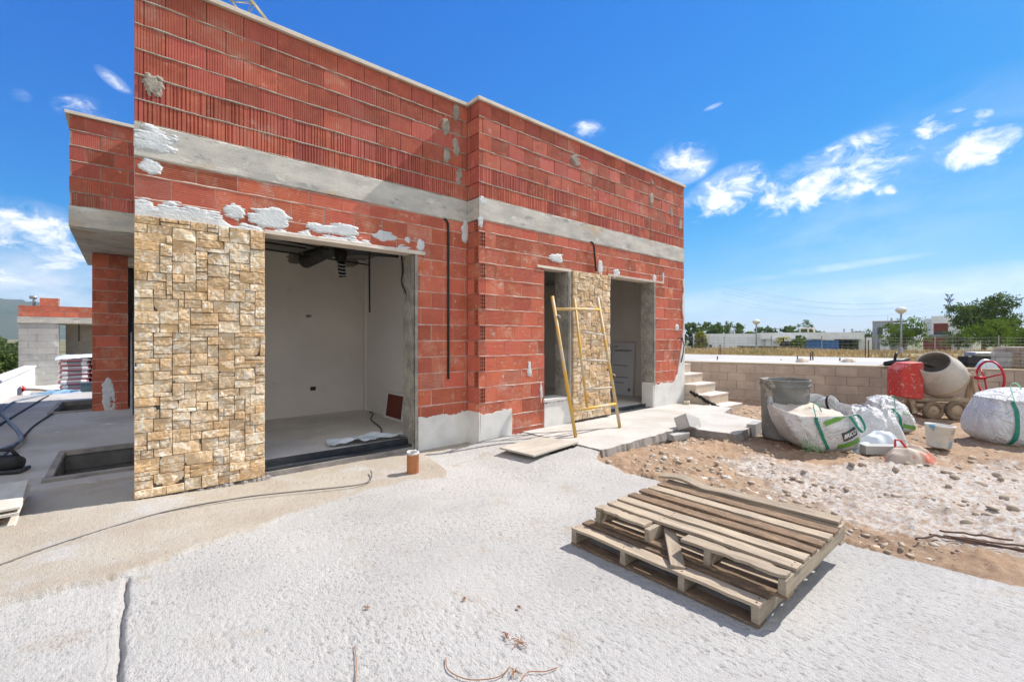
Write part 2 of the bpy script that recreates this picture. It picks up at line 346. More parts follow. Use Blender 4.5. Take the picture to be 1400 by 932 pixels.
def ground_mat(name, kind):
    m = bpy.data.materials.new(name); m.use_nodes = True; t = NT(m.node_tree)
    co = t.n('ShaderNodeTexCoord').outputs['Object']
    if kind in ('slab', 'strip'):
        # fresh white slab
        ca = t.mix(t.ramp(t.noise(co, .9, 5), .35, .7), (.475, .455, .425, 1), (.395, .38, .355, 1))
        ca = t.mix(t.ramp(t.noise(co, 2.3, 6, .65), .56, .76), ca, (.39, .335, .265, 1))
        ca = t.mix(t.ramp(t.noise(co, 5, 6, .7), .60, .75), ca, (.54, .52, .485, 1))
        pit = t.ramp(t.noise(t.scale(co, (78, 28, 60)), 1, 6, .80), .53, .59)  # dark shadows of the small pits painted into the slab colour
        gate = t.ramp(t.noise(co, 1.6, 5, .65), .36, .62)
        ca = t.mix(t.m('MULTIPLY', pit, t.m('MULTIPLY_ADD', gate, .5, .2)), ca, (.17, .162, .15, 1))
        sc_ = t.ramp(t.noise(t.scale(co, (22, 1.3, 10)), 1, 5, .65), .62, .72)
        ca = t.mix(t.m('MULTIPLY', sc_, .35), ca, (.27, .26, .245, 1))
        # older beige strip
        cb = t.mix(t.ramp(t.noise(co, 1.1, 5), .35, .65), (.43, .385, .32, 1), (.375, .32, .255, 1))
        cb = t.mix(t.ramp(t.noise(co, 2.6, 6, .65), .58, .76), cb, (.38, .285, .20, 1))
        cb = t.mix(t.ramp(t.noise(co, 1.7, 6, .6, .4), .52, .68), cb, (.44, .42, .39, 1))
        cb = t.mix(t.m('MULTIPLY', t.ramp(t.noise(co, 52, 4, .72), .58, .68), .65), cb, (.22, .19, .16, 1))
        at_ = t.n('ShaderNodeAttribute', attribute_name='strip').outputs['Fac']
        edge = t.ramp(t.m('ADD', at_, t.m('MULTIPLY', t.m('SUBTRACT', t.noise(co, 6, 6, .7), .5), .9)), .35, .65)
        col = t.mix(edge, ca, cb)
        ht = t.m('ADD', t.noise(t.scale(co, (80, 30, 60)), 1, 6, .75), t.noise(co, 130, 3)); bd, bs_ = .009, .9
    elif kind == 'walk':
        col = t.mix(t.ramp(t.noise(co, 1.4, 6, .65), .35, .7), (.52, .50, .46, 1), (.43, .40, .355, 1))
        col = t.mix(t.ramp(t.noise(co, 3.1, 6, .65), .58, .76), col, (.46, .38, .29, 1))
        col = t.mix(t.m('MULTIPLY', t.ramp(t.noise(co, 45, 4, .7), .58, .70), .6), col, (.28, .25, .22, 1))
        ht = t.noise(co, 60, 7, .72); bd, bs_ = .012, .9
    elif kind == 'patio':
        col = t.mix(t.ramp(t.noise(co, .8, 5), .35, .65), (.44, .42, .40, 1), (.35, .325, .30, 1))
        col = t.mix(t.ramp(t.noise(co, 2.2, 6, .65), .56, .76), col, (.33, .28, .23, 1))
        col = t.mix(t.ramp(t.noise(co, 3.4, 6, .65), .62, .76), col, (.55, .53, .50, 1))
        ht = t.noise(co, 50, 6, .7); bd, bs_ = .006, .6
    else:
        col = t.mix(t.ramp(t.noise(co, 1.6, 6, .65), .35, .65), (.39, .26, .165, 1), (.30, .205, .135, 1))
        col = t.mix(t.ramp(t.noise(co, 17, 5, .7), .45, .75), col, (.45, .345, .24, 1))
        a = t.n('ShaderNodeAttribute', attribute_name='powder').outputs['Fac']
        nz = t.noise(co, 2.2, 8, .72, .3)
        pw = t.ramp(t.m('ADD', a, t.m('MULTIPLY', t.m('SUBTRACT', nz, .5), 2.8)), .36, .80)
        col = t.mix(t.m('MULTIPLY', pw, t.ramp(t.noise(co, 22, 6, .78), .36, .62)), col, (.55, .53, .50, 1))
        pw2 = t.ramp(t.m('ADD', t.m('MULTIPLY', a, .7), t.m('MULTIPLY', t.m('SUBTRACT', t.noise(co, 1.3, 7, .7, .2), .5), 2)), .25, .6)
        col = t.mix(t.m('MULTIPLY', t.m('SUBTRACT', pw2, pw, clamp=True), .75), col, (.36, .315, .265, 1))
        ht = t.noise(co, 38, 8, .75); bd, bs_ = .03, .8
    b = t.n('ShaderNodeBump', {'Strength': bs_, 'Distance': bd, 'Height': ht})
    bs = t.n('ShaderNodeBsdfPrincipled', {'Base Color': col, 'Roughness': .95, 'Specular IOR Level': .15, 'Normal': b.outputs[0]})
    t.L.new(bs.outputs[0], t.n('ShaderNodeOutputMaterial').inputs[0]); return m
def powder(u, v):
    g = lambda a, b, c, d, s=1: s*np.exp(-((u-a)/c)**2-((v-b)/d)**2)
    return np.clip(g(4.9, 1.1, .9, .9)+g(5.6, .5, 1.2, .6, .95)+g(5.0, -.2, .9, .7, .8)+g(5.5, 2.0, .6, .5, .7)+g(7.0, .1, 1.2, .7, .6)+g(6.2, .9, .7, .6, .5)-g(4.35, 2.4, .6, 1.0, .6)-g(4.1, .2, .3, 1.5, .5), 0, 1)
DIRT = ground_mat('soil', 'dirt')
SLABMAT = ground_mat('poured_concrete', 'slab')
for k, (nm, kd) in enumerate([('fresh_concrete_slab', 'slab'), ('old_concrete_strip', 'strip'), ('patio_floor', 'patio'), ('bare_ground', 'dirt')]):
    fk = F[keep & (cr == k)]
    used, inv = np.unique(fk, return_inverse=True)
    o = np_mesh(nm, VV[used], inv.reshape(-1, 4), DIRT if kd == 'dirt' else SLABMAT if kd in ('slab', 'strip') else ground_mat(nm+'_surface', kd), smooth=True)
    tag(o, kind='structure')
    if k < 2:
        P_ = VV[used]; at_ = o.data.attributes.new('strip', 'FLOAT', 'POINT'); at_.data.foreach_set('value', np.clip((P_[:, 1]-border(P_[:, 0]))/.24+.5, 0, 1).astype(np.float32))
    if kd == 'dirt':
        at_ = o.data.attributes.new('powder', 'FLOAT', 'POINT'); P_ = VV[used]
        at_.data.foreach_set('value', powder(P_[:, 0], P_[:, 1]).astype(np.float32))
# walls of the pits, and the sheet of earth under everything out to the horizon
for i, (a, b, c, d) in enumerate(PITS):
    mb = MB()
    for k in range(3):
        z1 = .05+(.03 if i else 0)-.215*k; z0 = z1-.205
        x = a-.2*(k % 2)
        while x < b:
            mb.box(max(x, a)+.004, min(x+.6, b)-.004, d, d+.2, z0, z1-.008, .003); x += .6
        y = c-.3*(k % 2)
        while y < d: mb.box(a-.2, a, max(y, c)+.004, min(y+.6, d)-.004, z0, z1-.008, .003); y += .6
    mb.box(a-.19, a-.012, c, d+.19, -.75, .01); mb.box(a, b, d+.012, d+.19, -.75, .01); mb.box(a-.19, b, c-.2, c-.002, -.75, .035)
    mb.box(a-.2, b, c-.2, d+.2, -.78, -.68)
    mb.cur = 1; zl = .078+(.035 if i else 0)
    for (x0, x1, y0, y1) in ((a-.04, b, d-.010, d+.05), (a-.045, a+.010, c-.04, d), (a-.05, b, c-.06, c+.012)): mb.box(x0, x1, y0, y1, .025, zl+random.uniform(-.006, .006), .006)
    tag(mb.build('patio_pit', [PITM, DARKC]), kind='structure')
mb = MB(); n = 48; ring = [0, 15, 22, 60, 200, 900, 7000]; vs = []
for r_ in ring:
    for k in range(n):
        a = 2*math.pi*k/n; vs.append((r_*math.cos(a), r_*math.sin(a), -.62 if r_ < 50 else -1.6))
mb.add(vs, [(i*n+k, i*n+(k+1) % n, (i+1)*n+(k+1) % n, (i+1)*n+k) for i in range(len(ring)-1) for k in range(n)])
FARG = mat('far_scrub', (.20, .17, .09), (.10, .11, .045), .05, 1, 0, spots=[((.30, .25, .15), .3, .55, .7)])
tag(mb.build('ground', FARG), kind='structure')

# raised walkway in front of the right wing
bt = MB(); pts = []
for i in range(len(WALK)):
    (x0, y0), (x1, y1) = WALK[i], WALK[(i+1) % len(WALK)]
    L = math.hypot(x1-x0, y1-y0); k = max(1, int(L/.04))
    for j in range(k):
        s = j/k; jit = (n1d(len(pts)*.35, 41)-.5)*.05
        pts.append((x0+(x1-x0)*s+jit*.4, y0+(y1-y0)*s+jit))
WALKM = ground_mat('walkway_surface', 'walk')
n = len(pts)
vs = [(x, y, .078+(n1d(i*.4, 43)-.5)*.012) for i, (x, y) in enumerate(pts)]+[(x-.004, y-.01-.02*n1d(i*.5, 44), -.02) for i, (x, y) in enumerate(pts)]+[(x, y, -.2) for x, y in pts]
bt.add(vs, [tuple(range(n))]); bt.cur = 1
bt.f += [[i, i+n, (i+1) % n+n, (i+1) % n] for i in range(n)]+[[i+n, i+2*n, (i+1) % n+2*n, (i+1) % n+n] for i in range(n)]; bt.mi += [1]*(2*n)
tag(bt.build('walkway', [WALKM, DARKC]), kind='structure')

# ------------------------------------------------------------ the unfinished house
VL, VR = 5.0, 4.736
UL0, UL1, UR1 = .07, 3.515, 8.77
ZB0, ZB1, ZP, ZC = 2.95, 3.245, 4.505, 4.55
house = thing('unfinished_house', 'flat roofed red brick house under construction with two stone clad piers and open doorways', 'house', (UL0, VL, 0))
HOFF = Vector((-UL0, -VL, 0))
def patches(lst, m, name, v_off, th=.005, seed0=100, rag=.55):
    for (px, py, rx, rz, v, sd_) in lst:
        b = MB(); u, z = fc(px, py, v-v_off); blob(b, u, z, rx, rz, v-v_off, seed0+sd_, th=th, rag=rag); hpart(b, name, m)
def hpart(mb, name, m, parent=None, **k):
    o = mb.build(name, m, parent or house, **k)
    if parent is None: o.location = HOFF
    return o
def rib_brick(mb, u0, u1, z0, z1, v, mode, depth, pitch, dv=0, irr=.15, thick=.03):
    v = v+dv
    L = (u1-u0) if mode == 'v' else (z1-z0); a0 = u0 if mode == 'v' else z0
    n = max(1, round(L/pitch)); prof = [(a0, 0)]; p = L/n
    for i in range(n):
        s = a0+i*p; j = random.uniform(-irr, irr)*p
        w1, w2 = s+p*.62+j, s+p*.70+j
        if i < n-1: prof += [(w1, 0), (w2, depth), (s+p*.92+j, depth), (s+p, 0)]
    prof.append((a0+L, 0)); n = len(prof)
    if mode == 'v':
        vs = [(a, v+d, z0) for a, d in prof]+[(a, v+d, z1) for a, d in prof]
    else:
        vs = [(u0, v+d, a) for a, d in prof]+[(u1, v+d, a) for a, d in prof]
    fs = [((i, i+1, i+1+n, i+n) if mode == 'v' else (i, i+n, i+n+1, i+1)) for i in range(n-1)]
    lo = list(range(n)); hi = list(range(n, 2*n)); o = len(vs)
    if mode == 'v': vs += [(u0, v+thick, z0), (u1, v+thick, z0), (u0, v+thick, z1), (u1, v+thick, z1)]
    else: vs += [(u0, v+thick, z0), (u0, v+thick, z1), (u1, v+thick, z0), (u1, v+thick, z1)]
    fs += [tuple(lo[::-1]+[o, o+1]), tuple(hi+[o+3, o+2])]
    fs += [(0, n, o+2, o), (n-1, o+1, o+3, 2*n-1)]
    mb.add(vs, fs)
def bead(mb, u0, u1, z, v, r, amp=.5, step=.03, seed=0):
    pts, rr = [], []; u = u0; k = 0
    while u <= u1+1e-6:
        pts.append((u, v+(n1d(u*9, seed+2)-.5)*.008, z+(n1d(u*7, seed)-.5)*.010)); rr.append(r*(1-amp+2*amp*n1d(u*16, seed+5))); u += step
    if len(pts) > 1: mb.tube(pts, rr, 6)
def spans(u0, u1, z0, z1, openings):
    """parts of a course outside the openings"""
    segs = [(u0, u1)]
    for (a, b, c, d) in openings:
        if z1 <= c+.02 or z0 >= d-.02: continue
        segs = [s for (x, y) in segs for s in ((x, min(y, a)), (max(x, b), y)) if s[1]-s[0] > .015]
    return segs
def brick_face(u0, u1, v, zs, mode, length, openings=(), depth=.004, pitch=.017, off=0, deep=(), joint=.012, smooth_p=0, ribvar=None, mort=MORTAR, parent=None, name='brick_wall', shift=.5):
    b, m_ = MB(), MB()
    for i in range(len(zs)-1):
        za, zb = zs[i], zs[i+1]
        segs = [(x0, x1, za) for x0, x1 in spans(u0, u1, za, zb, openings)]
        for (oa, ob, oc, od) in openings:
            if za < od-.02 and od < zb-.05 and oc < za: segs.append((max(oa, u0), min(ob, u1), od))
        for (x0, x1, za_) in segs:
            x = u0+off-(shift*length if i % 2 else 0)-length
            while x < x1:
                a, c = max(x, x0), min(x+length, x1)
                if c-a > .03:
                    dp, pt, irr = depth, pitch, .12
                    if i in deep: dp, pt, irr = .013, .029, .35
                    elif ribvar: dp = depth*random.choice(ribvar)
                    jj = random.uniform(.5, 1.5)*joint*.5
                    rib_brick(b, a+(jj*.75 if a > x0 else 0), c-(jj*.75 if c < x1 else 0), za_+joint*.5, zb-joint*.5, v, mode, max(dp, .0004), pt, random.uniform(-.0015, .0025), irr)
                x += length
            if mode == 'v': bead(m_, x0, x1, za_, v+.004, .0085, .45, .03, seed=i*3)
            else: bead(m_, x0, x1, za_, v+.004, .0068, .4, .04, seed=i*3+50)
    return b, m_
# --- cores
def core(pieces, v0, v1):
    b = MB()
    for (x0, x1, z0, z1) in pieces: b.box(x0, x1, v0, v1, z0, z1)
    return b
OPL = (1.06, 2.722, -.1, 2.47); OPW = (4.71, 5.22, .47, 2.45); OPD = (6.23, 7.64, -.1, 2.48)
hpart(core([(UL0, 1.06, -.1, ZB0), (2.722, UL1, -.1, ZB0), (1.06, 2.722, 2.47, ZB0)], VL+.006, VL+.25), 'wall', MORTAR_L)
hpart(core([(UL0, UL1, ZB1, ZP)], VL+.0165, VL+.25), 'wall', BRICK_UP)
hpart(core([(UL1+.013, UL1+.24, -.1, ZP)], VR+.252, VL+.26), 'wall', MORTAR_L)
hpart(core([(UL1+.012, 4.71, -.1, ZB0), (4.71, 5.22, -.1, .47), (4.71, 5.22, 2.45, ZB0), (5.22, 6.23, -.1, ZB0), (6.23, 7.64, 2.48, ZB0), (7.64, UR1, -.1, ZB0)], VR+.006, VR+.25), 'wall', MORTAR_L)
hpart(core([(UL1+.012, UR1, ZB1, ZP)], VR+.0165, VR+.25), 'wall', BRICK_UP)
# --- parapets
zsp = [ZB1, 3.44, 3.655, 3.87, 4.085, 4.30, ZP]
for (a, b_, v, dep, rv) in ((UL0, UL1, VL, .0045, (1, 1, .8, .6)), (UL1, UR1, VR, .0025, (1, .3, .2, .5, .15))):
    b, m_ = brick_face(a, b_, v, zsp, 'v', .30, depth=dep, pitch=.0205, deep=(0, 1), ribvar=rv, off=.06)
    p = hpart(b, 'parapet', BRICK_UP); m_.build('mortar_joint', MORTAR, p)
# --- lower brickwork
zsl = [-.06, .14, .34, .545, .75, .955, 1.16, 1.365, 1.57, 1.775, 1.98, 2.185, 2.39, 2.595, 2.80, ZB0-.003]
b, m_ = brick_face(UL0, UL1, VL, zsl, 'h', .33, (OPL, (UL0-.1, 1.056, -.2, 2.44)), off=.10, ribvar=(1, 1, .5, .2), shift=.55)
p = hpart(b, 'brick_wall', BRICK_LO); m_.build('mortar_joint', MORTAR_L, p)
b, m_ = brick_face(UL1, UR1, VR, zsl, 'h', .325, (OPW, OPD, (5.25, 6.25, -.2, 2.45), (5.15, 5.35, .3, 2.45)), off=.10, ribvar=(1, 1, .5, .3), shift=.45)
# the corner return of the right wing, with hollow brick ends showing in every second course
for i in range(len(zsl)-1):
    za, zb = zsl[i]+.006, zsl[i+1]-.006
    if zb-za > .1: b.box(UL1-.002, UL1+.02, VR+.004, VL-.012, za, zb, .001)
p = hpart(b, 'brick_wall', BRICK_LO); m_.build('mortar_joint', MORTAR_L, p)
b = MB()
for i in range(len(zsp)-1):
    cut = .17 if i % 2 else .24
    b.box(UL1-.003, UL1+.02, VR+.004, VR+cut, zsp[i]+.007, zsp[i+1]-.007, .001)
    if cut < .2: b.box(UL1-.003, UL1+.02, VR+cut+.03, VL-.008, zsp[i]+.007, zsp[i+1]-.007, .001)
hpart(b, 'parapet', BRICK_UP)
BHOLE = mat('brick_cavity', (.035, .010, .007), (.02, .007, .006), 9, .9)
b, h_ = MB(), MB()
for i in range(3, len(zsl)-1):
    za, zb = zsl[i]+.006, zsl[i+1]-.006
    if zb-za < .12: continue
    w_ = .088; nx, nz = 3, 4; g = .0055
    cw = (w_-g*(nx+1))/nx; ch = (zb-za-g*(nz+1))/nz
    def put_(B, p0, p1, d0, d1, z0_, z1_):           # along the wall, into the wall, up; on the front or on the corner return
        if i % 2: B.box(UL1+p0, UL1+p1, VR+d0, VR+d1, z0_, z1_)
        else: B.box(UL1+d0, UL1+d1, VR+p0, VR+p1, z0_, z1_)
    for k in range(nx+1): put_(b, .006+k*(cw+g), .006+k*(cw+g)+g, -.012, .02, za, zb)
    for k in range(nz+1): put_(b, .007, .005+w_, -.0116, .02, za+k*(ch+g), za+k*(ch+g)+g)
    put_(h_, .008, .004+w_, -.0035, .0195, za+.002, zb-.002)
p = hpart(b, 'hollow_brick_end', BRICK_LO); h_.build('cavity', BHOLE, p)
# --- concrete ring beams
def beam(u0, u1, v, parent=None):
    b = MB()
    n = int((u1-u0)/.04)
    def fn(s, t):
        u = u0+(u1-u0)*s; k = [0, .04, .2, .4, .6, .8, .96, 1][min(7, int(t*7+.5))]
        e = .010 if k in (0, 1) else 0
        z = ZB0+(ZB1-ZB0)*k+(n1d(u*6, 60+int(k*9))-.5)*(.018 if k in (0, 1) else .0)
        return (u, v-.008+e+(n1d(u*3+k*5, 70)-.5)*.006, z)
    b.grid(fn, n, 8)
    b.box(u0+.002, u1-.002, v+.002, v+.28, ZB0+.008, ZB1-.008)
    return b
bl = beam(UL0-.004, UL1+.004, VL); hpart(bl, 'concrete_beam', CONC, smooth=False)
br = beam(UL1-.006, UR1+.004, VR); br.box(UL1-.008, UL1+.05, VR+.006, VL-.012, ZB0+.01, ZB1-.01); hpart(br, 'concrete_beam', CONC)
# --- copings
b = MB()
b.box(UL0-.03, UL1-.032, VL-.035, VL+.30, ZP, ZC)
hpart(b, 'coping', COPING, bevel=.004)
b = MB(); b.box(UL1-.035, UR1+.03, VR-.035, VR+.30, ZP-.004, ZC-.004); hpart(b, 'coping', COPING, bevel=.004)

# --- split stone cladding
def cladding(u0, u1, z0, z1, vf, seed, ragged=.05):
    rnd = random.Random(seed); cw, ch = .043, .037
    nx, nz = round((u1-u0)/cw), round((z1-z0)/ch); cw, ch = (u1-u0)/nx, (z1-z0)/nz
    occ = [[0]*nx for _ in range(nz)]; out = []
    for j in range(nz):
        for i in range(nx):
            if occ[j][i]: continue
            h = rnd.choice([1, 2, 2, 2, 3, 3]); wmax = 0
            while i+wmax < nx and not occ[j][i+wmax]: wmax += 1
            w_ = rnd.choice([1, 2, 3, 3, 4, 4, 5]); w_ = max(w_, h if rnd.random() < .88 else 1)
            w_ = min(w_, wmax); w_ = wmax if wmax-w_ == 1 and wmax <= 5 else w_
            h = min(h, nz-j)
            while any(occ[j+h-1][i+k] for k in range(w_)): h -= 1
            for a in range(h):
                for k in range(w_): occ[j+a][i+k] = 1
            out.append((u0+i*cw, u0+(i+w_)*cw, z0+j*ch, z0+(j+h)*ch))
    b = MB()
    for (a, c, d, e) in out:
        g = rnd.uniform(.0012, .0032); a += g; c -= g; d += g; e -= g
        W, Hh_ = c-a, e-d; n, m = max(4, int(W/.013)), max(4, int(Hh_/.013))
        pl = [(rnd.uniform(-.10, .10), rnd.uniform(-.12, .12), rnd.uniform(.002, .012)) for _ in range(rnd.choice([2, 3, 3]))]+[(rnd.choice((-1, 1))*rnd.uniform(.06, .26), rnd.choice((-1, 1))*rnd.uniform(.06, .32), rnd.uniform(.010, .020)) for _ in range(rnd.choice([0, 1, 1, 2]))]
        base = rnd.uniform(-.005, .006); sd_ = rnd.randrange(999); flat = rnd.random() < .2
        ex, ez = .0022/W, .0022/Hh_; X, Z = np.meshgrid(np.r_[0, np.linspace(ex, 1-ex, n), 1], np.r_[0, np.linspace(ez, 1-ez, m), 1]); n += 2; m += 2; wob = [rnd.uniform(-.003, .003) for _ in range(4)]
        xx, zz = (X-.5)*W, (Z-.5)*Hh_
        hgt = np.min([p_+q_*0+xx*p0+zz*q0 for (p0, q0, p_) in pl for q_ in (0,)], 0)*(0.35 if flat else 1)
        hgt = hgt+(fbm(X*W*60+sd_, Z*Hh_*60, sd_, 3)-.5)*.010+base
        edge = np.minimum(np.minimum(X, 1-X)*W, np.minimum(Z, 1-Z)*Hh_)
        hgt = hgt-.003*(1-sstep(edge, 0, .002))
        px_ = a+X*W+wob[0]*(Z-.5)*(np.abs(X-.5)*2); pz_ = d+Z*Hh_+wob[1]*(X-.5)*(np.abs(Z-.5)*2)
        pts = [(float(px_[r, s]), float(vf-hgt[r, s]), float(pz_[r, s])) for r in range(m) for s in range(n)]
        fs = [(r*n+s, r*n+s+1, (r+1)*n+s+1, (r+1)*n+s) for r in range(m-1) for s in range(n-1)]
        rim = [s for s in range(n)]+[r*n+n-1 for r in range(1, m)]+[(m-1)*n+s for s in range(n-2, -1, -1)]+[r*n for r in range(m-2, 0, -1)]
        o = len(pts); pts += [(pts[k][0], vf+.03, pts[k][2]) for k in rim]; nr_ = len(rim)
        fs += [(rim[k], o+k, o+(k+1) % nr_, rim[(k+1) % nr_]) for k in range(nr_)]
        b.add(pts, fs)
    return b
b = cladding(UL0-.005, 1.052, .04, 2.445, VL-.055, 11); p = hpart(b, 'stone_cladding', STONE)
j = MB(); j.box(UL0, 1.045, VL-.045, VL+.01, .02, 2.44); j.build('bed_and_shade', STONE_J, p)
b = cladding(5.30, 6.225, .115, 2.45, VR-.055, 23); p = hpart(b, 'stone_cladding', STONE)
j = MB(); j.box(5.305, 6.215, VR-.045, VR+.01, .09, 2.445); j.build('bed_and_shade', STONE_J, p)
b = MB()
for i in range(26):                                # dark lumps below the stones stand in for the shadow underneath
    u = UL0+.03+i*.039; r = random.uniform(.02, .045)
    b.lathe([(r*.2, .045), (r*.8, .03), (r, .0), (r*1.1, -.03)], 7, Matrix.Translation((u, VL-.02+random.uniform(-.02, .02), .0)))
hpart(b, 'bed_and_shade', DARKC)

# --- white plaster: bases, ragged patches
def plaster_strip(u0, u1, z0, top, v, seed, step=.015, th=.012):
    pts = [(u0, z0), (u1, z0)]; u = u1
    while u >= u0: pts.append((u, top(u)+(n1d(u*9, seed)-.5)*.06+(n1d(u*33, seed+1)-.5)*.035)); u -= step
    b = MB(); b.plate(pts[::-1], v-th, v+.004); return b
def smear(b, u0, u1, z0, z1, v, field, th=.012, cell=.006):
    nu, nz = max(4, int((u1-u0)/cell)), max(4, int((z1-z0)/cell))
    X, Z = np.meshgrid(np.linspace(u0, u1, nu), np.linspace(z0, z1, nz)); f = field(X, Z)
    y = v-th*np.tanh(f*3.5)-th*.35*(fbm(X*30, Z*60, 5, 3)-.5)*(f > 0)
    ix = np.arange(nu*nz).reshape(nz, nu); on = f > -.12
    q_ = (on[:-1, :-1] | on[1:, 1:] | on[:-1, 1:] | on[1:, :-1])
    F_ = np.stack([ix[:-1, :-1], ix[:-1, 1:], ix[1:, 1:], ix[1:, :-1]], -1)[q_]
    used, inv = np.unique(F_, return_inverse=True)
    P = np.stack([X.ravel(), y.ravel(), Z.ravel()], -1)[used]
    b.add([tuple(map(float, p)) for p in P], [tuple(int(i) for i in f_) for f_ in inv.reshape(-1, 4)])
def blob(b, cu, cz, ru, rz, v, seed, th=.005, rag=.5):
    def field(X, Z):
        r2 = ((X-cu)/ru)**2+((Z-cz)/rz)**2
        return -9*((X < UL0-.004) & (v < 8) | (X > UR1+.003))+1-r2*.9+(fbm(X*.9/ru+seed, Z*1.1/rz, seed, 5, .6)-.5)*(2.0+2.6*rag)+(fbm(X*.8/ru, Z*6/rz, seed+3, 3)-.5)*1.5*rag
    smear(b, cu-ru*1.7, cu+ru*1.7, cz-rz*1.6, cz+rz*1.6, v, field, th, min(.007, ru*.12+.002))
b = plaster_strip(2.765, UL1-.014, -.05, lambda u: .415, VL-.002, 80); b.box(UL1-.014, UL1+.004, VR-.014, VL-.002, -.05, .43); hpart(b, 'plaster_base', PLASTER)
b = plaster_strip(UL1+.004, 4.07, -.05, lambda u: .40+.03*(u > 3.9), VR-.002, 82); hpart(b, 'plaster_base', PLASTER)
b = plaster_strip(4.70, 5.29, .0, lambda u: .435, VR-.002, 84); hpart(b, 'plaster_base', PLASTER)
b = plaster_strip(7.64, UR1+.004, .0, lambda u: .52+max(0, u-8.33)*.9+(.65*max(0, u-8.5)/.27 if u > 8.5 else 0), VR-.002, 86); b.box(7.605, 7.65, VR-.008, VR+.24, .02, .55, .004)
hpart(b, 'plaster_base', PLASTER)
patches([(*k[:4], VL, k[4]) for k in ((205, 228, .07, .055, 1), (318, 290, .075, .06, 2), (370, 298, .15, .085, 3), (470, 318, .17, .075, 4), (527, 323, .115, .055, 5), (558, 328, .03, .035, 6), (575, 335, .045, .055, 7), (440, 312, .16, .04, 8))], PASTE, 'plaster_patch', .004)
b = MB()
# the long smear above the stone pier and the doorway
smear(b, UL0+.002, 2.84, 2.442, 2.72, VL-.001, lambda X, Z: (2.475+.12*sstep(.95-X, 0, .6)*(.4+fbm(X*4, X*0, 121, 3))+.03*fbm(X*9, X*0, 122, 3)-Z)*14+(fbm(X*9, Z*16, 123, 4)-.5)*2.2+(fbm(X*11, Z*80, 124, 3)-.5)*.9, .009)
hpart(b, 'plaster_patch', PASTE)
patches([(*k[:4], VR, k[4]) for k in ((760, 353, .14, .07, 11), (821, 366, .05, .09, 12), (843, 374, .09, .06, 13), (895, 381, .06, .06, 14), (907, 381, .025, .1, 15), (926, 448, .05, .06, 16), (657, 298, .03, .09, 17), (661, 275, .06, .05, 18), (724, 505, .03, .10, 19), (740, 535, .02, .12, 20))], PASTE, 'plaster_patch', .004, seed0=130)
b = MB()
pts = [(8.774, .6), (8.774, 2.62)]; z = 2.6
while z >= .6: pts.append((8.70-.05*sstep(np.array(1.4-z), 0, .5).item()+.10*n1d(z*5, 141)-.03, z)); z -= .02
b.plate(pts, VR-.013, VR+.002); hpart(b, 'plaster_patch', PASTE)
for k in range(6):                                  # white smears at the inner corner under the beam
    b = MB(); blob(b, UL1-.02-.05*random.random(), 2.7+.33*random.random(), .035, .05, VL-.006, 170+k, rag=.7); hpart(b, 'plaster_patch', PASTE)
patches((                                            # grey repairs in the parapets
(210, 117, .06, .085, VL, 1), (623, 153, .045, .09, VL, 2), (610, 172, .05, .09, VL, 3), (624, 200, .045, .09, VL, 4), (611, 212, .045, .085, VL, 5), (628, 240, .045, .09, VL, 6), (788, 218, .10, .08, VR, 7), (892, 250, .05, .05, VR, 8), (891, 272, .06, .10, VR, 9), (930, 305, .05, .1, VR, 10), (918, 290, .04, .08, VR, 11)), MORTAR, 'mortar_patch', .004, .008, 200, .45)
b = MB(); u, z = fc(208, 190, VL-.01); blob(b, u+.03, z, .17, .10, VL-.012, 230, th=.004, rag=.7); hpart(b, 'plaster_patch', PASTE)

# --- lintels, jambs, sill, thresholds
b = MB(); b.box(1.056, 2.86, VL-.024, VL+.2, 2.435, 2.475, .003); hpart(b, 'lintel', COPING, bevel=.003)
b = MB(); b.box(4.56, 5.29, VR-.012, VR+.2, 2.43, 2.468, .003); hpart(b, 'lintel', COPING, bevel=.003)
b = MB(); b.box(6.228, 7.98, VR-.012, VR+.2, 2.455, 2.492, .003); hpart(b, 'lintel', COPING, bevel=.003)
def jamb(u, v0, v1, z0, z1, seed, th=.03):
    b = MB()
    b.grid(lambda s, t: (u+(float(fbm(np.array([s*9]), np.array([t*60]), seed, 3)[0])-.5)*.02, v0+(v1-v0)*s, z0+(z1-z0)*t), 9, 60)
    b.box(u+.012, u+.05, v0-.006, v1, z0, z1); return b
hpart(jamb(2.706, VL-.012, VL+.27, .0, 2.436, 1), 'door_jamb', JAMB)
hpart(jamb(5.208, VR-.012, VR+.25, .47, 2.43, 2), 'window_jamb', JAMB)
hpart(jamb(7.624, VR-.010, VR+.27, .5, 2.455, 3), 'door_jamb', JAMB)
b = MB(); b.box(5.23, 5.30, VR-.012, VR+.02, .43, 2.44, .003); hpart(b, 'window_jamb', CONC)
b = MB(); b.box(4.69, 5.26, VR-.03, VR+.25, .452, .495, .003); hpart(b, 'window_sill', PLASTER, bevel=.004)
for (x0, x1, v) in ((1.06, 2.72, VL), (6.23, 7.63, VR)):
    b = MB(); b.box(x0-.3, x1, v+.03, v+.10, .04, .085, .002); b.box(x0-.3, x1, v+.15, v+.19, -.05, .135, .002); b.box(x0-.3, x1, v+.215, v+.255, -.05, .125, .002); hpart(b, 'threshold', RAIL, bevel=.002)
    b = MB(); b.box(x0-.3, x1, v+.008, v+.27, -.08, .058); hpart(b, 'doorstep', DARKC)

